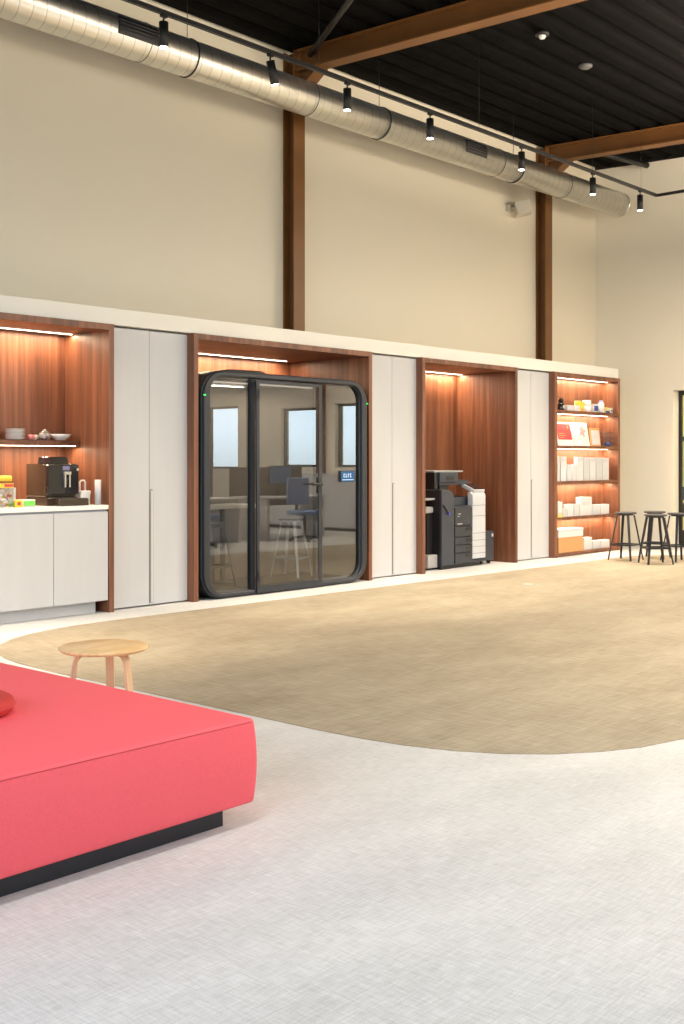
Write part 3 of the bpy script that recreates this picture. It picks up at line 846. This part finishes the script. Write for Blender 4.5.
# ------------------------------------------------------------------ round side table
ta = thing('side_table', 'small round ash wood side table with three bent legs behind the red bench', 'side table', (3.375, -3.70, .001))
MB().lathe([(0, .428), (.205, .428), (.216, .436), (.219, .443), (.215, .448), (0, .449)], oak, seg=64).obj('tabletop', ta)
for k, ang in enumerate((math.radians(-76), math.radians(42), math.radians(160))):
    d = Vector((math.cos(ang), math.sin(ang), 0)); side = Vector((-math.sin(ang), math.cos(ang), 0))
    pts = [d*.02+Vector((0, 0, .4195)), d*.09+Vector((0, 0, .4195))]
    for q in range(1, 7):
        a = math.radians(80*q/6); pts.append(d*(.09+.055*math.sin(a))+Vector((0, 0, .3645+.055*math.cos(a))))
    pts.append(d*.185+Vector((0, 0, 0)))
    MB().strip(pts, [.04]*8+[.042], .016, oak_leg, side).obj('leg', ta)

# ------------------------------------------------------------------ coffee corner things
WT = .962
cm = thing('coffee_machine', 'black automatic coffee machine on the white worktop', 'coffee machine', (5.585, .16, WT))
MB().box(0, .31, .0, .31, .075, .365, machine_side, bev=.012).obj('housing', cm)
MB().prism([(.0, .0), (.31, .0), (.31, -.04), (.155, -.062), (.0, -.04)], 'z', .10, .355, gloss_black).obj('front_panel', cm, bevel=.006)
MB().box(.0, .31, -.02, .30, 0.001, .075, machine_side, bev=.006).obj('base', cm)
MB().box(.06, .36, -.12, -.02, .001, .062, machine_side, bev=.008).box(.075, .345, -.115, -.03, .0625, .066, mat('drip grid', (.12, .12, .13), .3, metal=.8)).obj('drip_tray', cm)
MB().prism([(.06, .3655), (.25, .3655), (.24, .425), (.07, .425)], 'y', .03, .22, gloss_black).obj('bean_hopper', cm, bevel=.004)
MB().box(.13, .20, -.0625, -.058, .31, .345, mat('display glass', (.22, .20, .35), .2)).obj('display', cm)
sp = MB(); sp.box(.135, .15, -.085, -.062, .16, .30, chrome, bev=.003); sp.box(.18, .195, -.085, -.062, .16, .30, chrome, bev=.003)
sp.box(.13, .20, -.088, -.062, .27, .30, chrome, bev=.003); sp.cyl((.165, -.07, .18), (.165, -.07, .27), .012, gloss_black)
sp.obj('spout', cm)
MB().cyl((.290, -.055, .315), (.290, -.045, .315), .012, chrome).obj('knob', cm)

jg = thing('white_jug', 'white jug with a square handle behind the coffee machine', 'jug', (6.01, .22, WT))
MB().prism([(-.055, 0.001), (.05, 0.001), (.058, .125), (-.05, .125)], 'y', -.04, .04, china).obj('body', jg, bevel=.008)
MB().tube([(-.035, 0, .12), (-.035, 0, .20), (-.02, 0, .215), (.012, 0, .215), (.022, 0, .20), (.022, 0, .12)], .009, china).obj('handle', jg)
wc = tag(MB().cyl((0, 0, 0.001), (0, 0, .222), .028, card_white2).lathe([(.012, .2225), (.012, .2235), (0, .2235)], card_brown).obj('paper_roll', loc=(6.085, .10, WT)), 'tall white paper roll at the right end of the worktop', 'paper roll')

ja = thing('glass_jar', 'glass jar with yellow lid and label, full of pale sachets', 'jar', (5.18, .16, WT))
MB().lathe([(0, .002), (.068, .002), (.074, .01), (.074, .205), (.06, .222), (.058, .221), (.071, .203), (.071, .012), (0, .006)], jar_glass, seg=32).obj('glass', ja)
sac = MB()
for k in range(60):
    a = random.random()*2*PI; rr = .046*math.sqrt(random.random()); zz = .016+k*.0029
    Mx = Matrix.Translation((rr*math.cos(a), rr*math.sin(a), zz)) @ Matrix.Rotation(random.random()*3, 4, 'Z') @ Matrix.Rotation(random.uniform(-1.2, 1.2), 4, 'X')
    sac.box(-.02, .02, -.016, .016, -.002, .002, (china, card_white, yellow_m, china, card_white, pink_print)[k % 6], Mx, bev=.001)
tag(sac.obj('sachets', ja), kind='stuff')
MB().lathe([(0, .268), (.050, .268), (.062, .262), (.064, .224), (.060, .2225), (0, .2225)], yellow_m, seg=32).obj('lid', ja)
def band(a0, a1, z0, z1, r, m, name):
    o = [(math.cos(math.radians(a))*(r+.001), math.sin(math.radians(a))*(r+.001)) for a in range(a0, a1+1, 8)]
    i_ = [(math.cos(math.radians(a))*r, math.sin(math.radians(a))*r) for a in range(a0, a1+1, 8)]
    return MB().prism(o+i_[::-1], 'z', z0, z1, m).obj(name, ja)
band(180, 348, .165, .205, .0745, yellow_m, 'label_band'); band(240, 312, .175, .198, .076, red_print, 'label_mark')

def carton(name, label, cat, x, y, z, w, d, h, m, rz=0, group=None, lid=None, panel=None, bev=.002):
    if not lid and not panel:
        o = MB().box(-w/2, w/2, -d/2, d/2, 0.0008, h, m, bev=bev).obj(name, loc=(x, y, z), rot=(0, 0, rz))
        return tag(o, label, cat, group)
    t = thing(name, label, cat, (x, y, z), rz, group)
    MB().box(-w/2, w/2, -d/2, d/2, 0.0008, h-(.02 if lid else 0), m, bev=bev).obj('box_body', t)
    if lid: MB().box(-w/2-.002, w/2+.002, -d/2-.002, d/2+.002, h-.035, h, lid, bev=bev).obj('lid', t)
    if panel:
        px0, px1, pz0, pz1, pm = panel
        MB().box(-w/2+w*px0, -w/2+w*px1, -d/2-.0025, -d/2-.0005, h*pz0, h*pz1, pm).obj('printed_panel', t)
    return t
carton('tea_box', 'flat white and green tea box on the worktop by the jar', 'tea box', 5.385, .17, WT, .15, .08, .062, card_white, .0, panel=(.25, .97, .15, .8, green_print))
carton('tea_packet', 'small yellow tea packet with a red mark in front of the jar', 'packet', 5.275, .10, WT, .065, .035, .062, yellow_m, -.2, panel=(.3, .75, .3, .75, red_print))
pc = thing('carton', 'white upright carton with leaf print behind the tea boxes', 'carton', (5.36, .38, WT))
MB().prism([(-.05, .001), (.045, .001), (.05, .16), (-.01, .165), (-.05, .12)], 'y', -.03, .03, card_white).obj('box_body', pc)
MB().prism([(-.045, .09), (-.005, .15), (0, .13), (-.03, .08)], 'y', -.032, -.0305, dkgreen).obj('leaf_print', pc)
MB().prism([(-.01, .07), (.01, .07), (.0, .09)], 'y', -.032, -.0305, card_orange).obj('printed_panel', pc)
tag(MB().prism([(-.07, 0), (.07, 0), (.05, .03), (.0, .038), (-.06, .024)], 'y', -.03, .03, dkgreen).obj('snack_packet', loc=(5.36, .28, WT+.063-.062+.0005)), 'dark green packet lying behind the white and green tea box', 'packet')

# on the wall shelf
ZS = 1.5385
for k in range(8):
    p = MB().lathe([(0, 0.0006), (.045, 0.0006), (.062, .004), (.088, .0105), (.087, .0118), (.06, .0055), (0, .003)], china, seg=32).obj('plate', loc=(5.515, .53, ZS+k*.0122))
    tag(p, 'small white plate in the stack on the walnut shelf', 'plate', 'stacked white plates on the walnut shelf')
bl = tag(MB().lathe([(0, 0.0006), (.045, 0.0006), (.05, .006), (.080, .028), (.100, .056), (.097, .057), (.075, .031), (.045, .010), (0, .008)], china, seg=40).obj('bowl', loc=(5.975, .52, ZS)), 'wide white bowl at the right end of the walnut shelf', 'bowl')
for x, y, m, lb_ in ((5.655, .50, pink_print, 'small pink patterned cup beside the white plates'), (5.715, .54, china, 'small white cup behind the pink cup')):
    c = thing('small_cup', lb_, 'cup', (x, y, ZS))
    MB().lathe([(0, .0006), (.018, .0006), (.027, .02), (.029, .048), (.0265, .048), (.024, .02), (0, .006)], m, seg=24).obj('cup_body', c)
    MB().tube([(.027, 0, .04), (.042, 0, .036), (.042, 0, .02), (.025, 0, .015)], .0035, m, seg=6).obj('handle', c)
pot = thing('sugar_bowl', 'lidded bowl with black and white pattern beside the white bowl', 'bowl', (5.815, .53, ZS))
patt = mat('black white pattern', (.30, .28, .27), .35, noise=((35, 35, 35), 1., 1))
MB().lathe([(0, .0006), (.03, .0006), (.05, .02), (.055, .045), (.045, .065), (0, .066)], patt, seg=28).obj('bowl_body', pot)
MB().lathe([(0, .10), (.01, .098), (.012, .088), (.03, .08), (.046, .067), (0, .0665)], patt, seg=28).obj('lid', pot)

# ------------------------------------------------------------------ shelf contents (rear lit bookcase)
def ux(px, Y):      # pixel column -> x on the plane y=Y
    u = px-342.0; rx = u*SA+F*CA; ry = -u*CA+F*SA
    return rx*(Y+DIST)/ry
def span(p0, p1, Y):
    a, b = max(13.698, ux(p0, Y)), min(15.405, ux(p1, Y)); return (a+b)/2, (b-a)
s1, s2, s3, s4, s5 = SZ
# shelf 1
xb = ux(561.6, .10)
bt = thing('dark_bottle', 'small black bottle at the left end of the top lit shelf', 'bottle', (xb, .11, s1))
MB().lathe([(0, .001), (.045, .001), (.048, .01), (.048, .09), (.03, .11), (.026, .115), (0, .115)], gloss_black, seg=24).obj('bottle_body', bt)
MB().lathe([(0, .172), (.034, .172), (.036, .165), (.036, .12), (.026, .1155), (0, .1155)], black_m, seg=24).obj('cap', bt)
MB().prism([(-.02, .03), (.02, .03), (.02, .075), (-.02, .075)], 'y', -.0495, -.0484, card_white2).obj('paper_label', bt)
for p0, p1, h, m, lb_, pan in ((566.3, 573.5, .085, card_white2, 'low off-white box beside the black bottle, top lit shelf', None),
        (573.8, 579.6, .085, card_white, 'low white box with grey panel left of the yellow packet, top lit shelf', (.3, .9, .2, .8, card_white2)),
        (580.0, 583.6, .145, yellow_m, 'yellow and white packet on the top lit shelf', (.1, .9, .03, .35, card_orange)),
        (592.3, 598.3, .125, card_white, 'white box with dark blue flower print, top lit shelf', (.15, .85, .2, .8, blue_print)),
        (604.5, 609.0, .085, mat('pale yellow tin', (.75, .70, .30), .4), 'small yellow and blue tin on the top lit shelf', (.05, .95, .05, .4, blue_print)),
        (609.6, 614.3, .085, card_white, 'small white box at the right end of the top lit shelf', (.3, .7, .3, .6, plinth_m))):
    c, w = span(p0, p1, .10); carton('small_box' if m is not yellow_m else 'yellow_packet', lb_, 'box', c, .12, s1, w-.006, .07, h, m, panel=pan)
c, w = span(576.5, 582.0, .17)
carton('yellow_packet', 'upright yellow patterned carton at the back of the top lit shelf', 'box', c, .195, s1, w-.02, .035, .165, mat('yellow white print', (.85, .68, .30), .5, noise=((40, 40, 40), .5, 2)))
for k in range(2):
    c, w = span(584.3, 591.4, .10)
    mg = thing('white_mug', ('lower', 'upper')[k]+' of the two stacked white mugs on the top lit shelf', 'mug', (c, .12, s1+k*.088), group='stacked white mugs on the top shelf')
    MB().lathe([(0, .001), (.052, .001), (.058, .008), (.060, .085), (.055, .085), (.052, .012), (0, .008)], china, seg=28).obj('mug_body', mg)
    MB().tube([(.056, -.01, .07), (.082, -.02, .065), (.082, -.02, .03), (.054, -.01, .02)], .006, china, seg=8).obj('handle', mg)
c, w = span(599.5, 604.0, .10)
bt = thing('tall_bottle', 'tall white bottle with pale blue cap on the top lit shelf', 'bottle', (c, .11, s1))
MB().lathe([(0, .001), (.042, .001), (.045, .01), (.045, .14), (.030, .158), (0, .158)], card_white, seg=24).obj('bottle_body', bt)
MB().lathe([(0, .19), (.028, .188), (.031, .159), (0, .1585)], mat('pale blue cap', (.35, .42, .72), .4), seg=24).obj('cap', bt)

# shelf 2: leaning display cards
def leaning(name, label, cat, p0, p1, Y, z, h, m, tilt=8, prints=()):
    c, w = span(p0, p1, Y)
    t = thing(name, label, cat, (c, Y, z+.0035))
    t.rotation_euler = (math.radians(-tilt), 0, 0)
    MB().box(-w/2+.002, w/2-.002, 0, .012, 0, h, m, bev=.001).obj('cover', t)
    for x0, x1, z0, z1, pm in prints:
        MB().box(-w/2+w*x0, -w/2+w*x1, -.0025, -.0003, h*z0, h*z1, pm).obj('printed_panel', t)
    return t
t = leaning('brochure', 'white booklet with a large red cover panel, second lit shelf', 'booklet', 558.3, 574.5, .13, s2, .345, card_white, 12, [(.08, .93, .26, .93, red_print)])
for k, (a, b) in enumerate(((.15, .45), (.15, .60), (.15, .52))):
    c, w = span(558.3, 574.5, .10)
    MB().box(-w/2+w*a, -w/2+w*b, -.0035, -.0026, .345*(.34+k*.08), .345*(.36+k*.08), card_orange).obj('printed_line', t)
MB().prism([(.105, .24), (.125, .27), (.115, .30), (.10, .27)], 'y', -.0035, -.0026, card_orange).obj('emblem', t)
t = leaning('brochure', 'white booklet with a pink flower print, second lit shelf', 'booklet', 575.0, 590.6, .13, s2, .345, card_white, 12)
c, w = span(575.0, 590.6, .10)
fl = []
for k in range(40):
    a = 2*PI*k/40; rr = .075+.022*math.cos(5*a); fl.append((.06+rr*math.cos(a), .225+rr*math.sin(a)))
MB().prism(fl, 'y', -.0025, -.0003, pink_print).obj('flower_print', t)
MB().box(-w/2+.01, w/2-.01, -.0022, -.0004, .115, .118, card_white2).obj('printed_line', t)
t = leaning('picture_card', 'white card in an orange wooden frame, second lit shelf', 'picture', 591.3, 601.0, .12, s2, .27, card_orange, 6, [(.10, .90, .07, .88, card_white)])
c, w = span(602.5, 613.5, .12)
ac = thing('wire_basket', 'small grey wire display box at the right of the second lit shelf', 'basket', (c, .12, s2+.001))
bb = MB(); hw, hd, hh = w/2-.01, .07, .205
for z_ in (.005, .07, .135, hh):
    bb.tube([(-hw, -hd, z_), (hw, -hd, z_), (hw, hd, z_), (-hw, hd, z_), (-hw, -hd, z_)], .004, wire_m, seg=6)
for xx in (-hw, -hw/3, hw/3, hw):
    bb.tube([(xx, -hd, .005), (xx, -hd, hh)], .0035, wire_m, seg=6); bb.tube([(xx, hd, .005), (xx, hd, hh)], .0035, wire_m, seg=6)
bb.obj('wire_frame', ac)
tag(MB().lathe([(0, .006), (.045, .006), (.052, .03), (.035, .055), (0, .06)], blue_print, seg=20).obj('small_pouch', loc=(c+.03, .12, s2+.006)), 'dark blue pouch inside the wire display box', 'pouch')

# shelf 3: white paper bags and binders
G3 = 'white bags and boxes on the middle lit shelf'
for p0, p1, h, m, lb_ in ((557.6, 560.3, .345, card_white2, 'narrow grey-white binder at the left end of the middle lit shelf'),
        (561.2, 567.0, .345, card_white, 'tall white bag beside the narrow binder, middle lit shelf'),
        (577.6, 583.6, .345, card_white, 'tall white bag right of the two low bags, middle lit shelf'),
        (583.9, 589.9, .34, card_white2, 'tall off-white bag, second after the low bags, middle lit shelf'),
        (590.2, 596.2, .335, card_white, 'tall white bag left of the last two, middle lit shelf'),
        (596.5, 602.6, .335, card_white2, 'last but one tall off-white bag, middle lit shelf'),
        (602.9, 609.3, .33, card_white, 'tall white bag at the right end of the middle lit shelf')):
    c, w = span(p0, p1, .08); d = .06
    o = MB().prism([(-w/2+.004, .001), (w/2-.004, .001), (w/2-.004, h), (-w/2+.004, h)], 'y', -d/2, d/2, m).prism([(-w/2+.012, h-.06), (w/2-.012, h-.06), (w/2-.02, h-.01), (-w/2+.02, h-.01)], 'y', -d/2-.002, -d/2-.0002, card_white2).obj('paper_bag', loc=(c, .115, s3), bevel=.006)
    tag(o, lb_, 'bag', G3)
for p0, p1, lb_ in ((567.4, 572.0, 'low white pouch with sloping shoulders, left of the pair on the middle lit shelf'), (572.4, 577.2, 'low white pouch with sloping shoulders, right of the pair on the middle lit shelf')):
    c, w = span(p0, p1, .06); w -= .006
    o = MB().prism([(-w/2, .001), (w/2, .001), (w/2, .16), (w*.36, .235), (-w*.36, .235), (-w/2, .16)], 'y', -.025, .025, card_white2).obj('paper_bag', loc=(c, .085, s3), bevel=.006)
    tag(o, lb_, 'bag', G3)
# shelf 4
G4 = 'white boxes on the fourth lit shelf'
for p0, p1, h, dy, m, lb_, pan in ((557.8, 562.2, .215, .14, card_white, 'tall white box at the left end of the fourth lit shelf', (.1, .9, .1, .3, mat('pale orange', (.85, .60, .30), .5))),
        (562.5, 567.2, .115, .14, card_white2, 'low off-white box on the fourth lit shelf', None),
        (567.5, 573.3, .175, .14, card_white, 'medium white box left of its twin, fourth lit shelf', None),
        (573.6, 579.2, .17, .14, card_white2, 'medium off-white box beside the tallest, fourth lit shelf', None),
        (579.6, 591.6, .265, .14, card_white, 'tallest white box on the fourth lit shelf', (.15, .85, .55, .75, card_white2)),
        (592.0, 600.2, .145, .14, card_white2, 'low long off-white box right of the tallest box, fourth lit shelf', None),
        (600.5, 609.0, .145, .14, card_white, 'low long white box at the right end of the fourth lit shelf', None)):
    c, w = span(p0, p1, .07); carton('white_box', lb_, 'box', c, .10, s4, w-.006, .07, h, m, group=G4, panel=pan)
c, w = span(557.8, 562.5, .02)
tag(MB().box(-w/2, w/2, -.018, .018, .0008, .02, mat('yellow green card', (.62, .60, .08), .5)).obj('flat_packet', loc=(c, .032, s4)), 'flat yellow-green packet at the front edge of the fourth lit shelf', 'packet')
# shelf 5
c, w = span(561.5, 582.6, .06)
c0 = ux(558.2, .02)+.01; c1 = ux(583, .02)-.0
cx, w = (c0+c1)/2, c1-c0
carton('cardboard_box', 'large brown cardboard box on the lowest lit shelf', 'box', cx, .12, s5, w, .20, .215, card_brown)
carton('white_box', 'white lidded box on top of the brown cardboard box', 'box', cx, .12, s5+.217, w+.005, .205, .115, card_white, lid=card_white2)
for p0, p1, h, z0, dy, m, lb_ in ((584.0, 592.0, .175, 0, .15, card_white, 'tall white box right of the cardboard box, lowest lit shelf'),
        (592.6, 600.5, .115, 0, .14, card_white2, 'low off-white box, second right of the cardboard box, lowest lit shelf'),
        (601.0, 609.6, .115, 0, .14, card_white, 'low white box at the right end of the lowest lit shelf'),):
    c, w = span(p0, p1, .07); carton('white_box', lb_, 'box', c, .12, s5+z0, w-.006, .10, h, m)
c, w = span(585.5, 590.5, .03)

# ------------------------------------------------------------------ pendants (out of frame, most added to brighten the room) and office furniture seen only as reflections
def pendant(x, y, z, L_, watts, label, along='x', col=(1, .86, .68)):
    t = thing('linear_pendant', label, 'pendant lamp', (x, y, z), 0 if along == 'x' else PI/2, 'long linear pendant lamps over the room')
    MB().box(-L_/2, L_/2, -.05, .05, .012, .06, white_trim).obj('housing', t)
    MB().box(-L_/2+.01, L_/2-.01, -.045, .045, 0, .011, pend_m).obj('diffuser', t)
    for s in (-1, 1): MB().tube([(s*L_*.4, 0, .06), (s*L_*.4, 0, ceil_z(y)-z)], .003, black_m, seg=5).obj('suspension_wire', t)
    light('AREA', 'uplight', (0, 0, .075), watts*1.5, col, t, rot=(PI, 0, 0), shape='RECTANGLE', size=L_, size_y=.09)  # upward light added to brighten the upper walls
    light('AREA', 'tube_light', (0, 0, -.02), watts, col, t, shape='RECTANGLE', size=L_, size_y=.09)
PW = 215
pendant(1.9, -5.8, 4.3, 2.4, 58, 'added fill pendant over the red bench, out of frame', col=(1, .97, .94))
pendant(4.6, -9.2, 4.3, 2.4, 15, 'added fill pendant behind the camera', col=(1, .97, .94))
pendant(6.5, -8.0, 3.9, 2.4, 130, 'added fill pendant behind the rug, out of frame')
pendant(10.5, -7.2, 3.9, 2.4, PW, 'added fill pendant over the desks, out of frame')
pendant(13.8, -7.5, 2.75, 2.0, 60, 'low linear pendant lamp by the end wall windows')
pendant(13.6, -4.6, 4.6, 2.2, PW*1.7, 'added fill pendant high by the end wall, out of frame')
pendant(8.6, -5.6, 4.8, 2.4, PW, 'added fill pendant high over the rug edge, out of frame')

def desk(x, y, rz, label):
    t = thing('office_desk', label, 'desk', (x, y, .001), rz)
    MB().box(-.8, .8, -.38, .38, .70, .73, desk_m).obj('desktop', t)
    MB().box(-.8, .8, .385, .42, .55, 1.22, screen_felt).obj('privacy_screen', t)
    for s in (-1, 1):
        MB().box(s*.74-.03, s*.74+.03, -.34, .34, 0, .69, desk_m).obj('leg_panel', t)
    mo = MB(); mo.box(-.27, .27, .12, .15, .93, 1.25, black_m); mo.box(-.03, .03, .14, .18, .74, .95, black_m); mo.box(-.12, .12, .08, .26, .731, .74, black_m)
    mo.obj('monitor', t); MB().box(-.255, .255, .116, .119, .945, 1.235, screen_m).obj('monitor_screen', t)
    return t
desk(11.9, -5.6, PI, 'pale desk with brown screen, mirrored in the booth glass')
desk(13.9, -5.6, PI, 'pale desk beside the end wall, mirrored in the booth glass')
def office_chair(x, y, rz, label):
    t = thing('office_chair', label, 'chair', (x, y, .001), rz)
    MB().box(-.23, .23, -.22, .22, .44, .51, blue_fab, bev=.02).obj('seat', t)
    MB().box(-.21, .21, .20, .25, .60, 1.05, blue_fab, bev=.02).obj('backrest', t)
    b = MB(); b.cyl((0, 0, .08), (0, 0, .44), .025, black_m); b.strip([(0, .18, .43), (0, .27, .47), (0, .26, .62)], .06, .012, black_m, (1, 0, 0))
    for k in range(5):
        a = 2*PI*k/5; b.tube([(0, 0, .09), (.28*math.cos(a), .28*math.sin(a), .05)], .016, black_m); b.cyl((.28*math.cos(a), .28*math.sin(a)-.012, .025), (.28*math.cos(a), .28*math.sin(a)+.012, .025), .024, black_m)
    b.obj('chair_base', t)
office_chair(11.5, -4.9, 2.6, 'blue office chair at the nearer desk, seen in the booth glass')
office_chair(13.6, -4.85, 3.4, 'blue office chair at the desk by the end wall')

# ------------------------------------------------------------------ daylight
wd = bpy.data.worlds.new('sky'); bpy.context.scene.world = wd; wd.use_nodes = True
N, L = wd.node_tree.nodes, wd.node_tree.links
bg = N['Background']; bg.inputs['Strength'].default_value = 7.2
tc = N.new('ShaderNodeTexCoord'); sx = N.new('ShaderNodeSeparateXYZ'); L.new(tc.outputs['Generated'], sx.inputs[0])
rp = N.new('ShaderNodeValToRGB'); cr = rp.color_ramp
cr.elements[0].position = .0; cr.elements[0].color = (.25, .27, .24, 1)
cr.elements[1].position = 1.; cr.elements[1].color = (.42, .60, 1., 1)
for p, c in ((.47, (.30, .34, .30, 1)), (.51, (.66, .80, .92, 1)), (.62, (.68, .83, 1., 1))):
    e = cr.elements.new(p); e.color = c
mm = N.new('ShaderNodeMath'); mm.operation = 'MULTIPLY_ADD'; mm.inputs[1].default_value = .5; mm.inputs[2].default_value = .5
L.new(sx.outputs['Z'], mm.inputs[0]); L.new(mm.outputs[0], rp.inputs['Fac']); L.new(rp.outputs['Color'], bg.inputs['Color'])
def portal(loc, rot, sx_, sy_):
    l = bpy.data.lights.new('window_portal', 'AREA'); l.shape = 'RECTANGLE'; l.size = sx_; l.size_y = sy_; l.cycles.is_portal = True
    o = bpy.data.objects.new('window_portal', l); C.objects.link(o); o.location = loc; o.rotation_euler = rot
for a, b, z0, z1 in wins_l: portal((XL-.12, (a+b)/2, (z0+z1)/2), (PI/2, 0, -PI/2), b-a, z1-z0)
for a, b, z0, z1 in wins_f: portal(((a+b)/2, YF-.12, (z0+z1)/2), (PI/2, 0, 0), b-a, z1-z0)
for a, b, z0, z1 in wins_r: portal((XE+.12, (a+b)/2, (z0+z1)/2), (PI/2, 0, PI/2), b-a, z1-z0)

# ------------------------------------------------------------------ camera
cam = bpy.data.cameras.new('camera'); co = bpy.data.objects.new('camera', cam); C.objects.link(co)
co.location = (0, -DIST, EYE); co.rotation_euler = (PI/2, 0, -math.atan2(CA, SA))
cam.sensor_fit = 'VERTICAL'; cam.sensor_height = 36; cam.lens = F*36/1024
cam.shift_y = -(512-HOR)/1024; cam.clip_start = .05; cam.clip_end = 200
sc = bpy.context.scene; sc.camera = co
sc.view_settings.view_transform = 'Standard'; sc.view_settings.look = 'None'
sc.view_settings.gamma = 1; sc.view_settings.use_curve_mapping = False
sc.view_settings.exposure = 0.20
sc.cycles.max_bounces = 8; sc.cycles.diffuse_bounces = 4; sc.cycles.glossy_bounces = 4; sc.cycles.transparent_max_bounces = 12
sc.cycles.caustics_reflective = False; sc.cycles.caustics_refractive = False
sc.cycles.sample_clamp_indirect = 6
sc.cycles.use_denoising = True
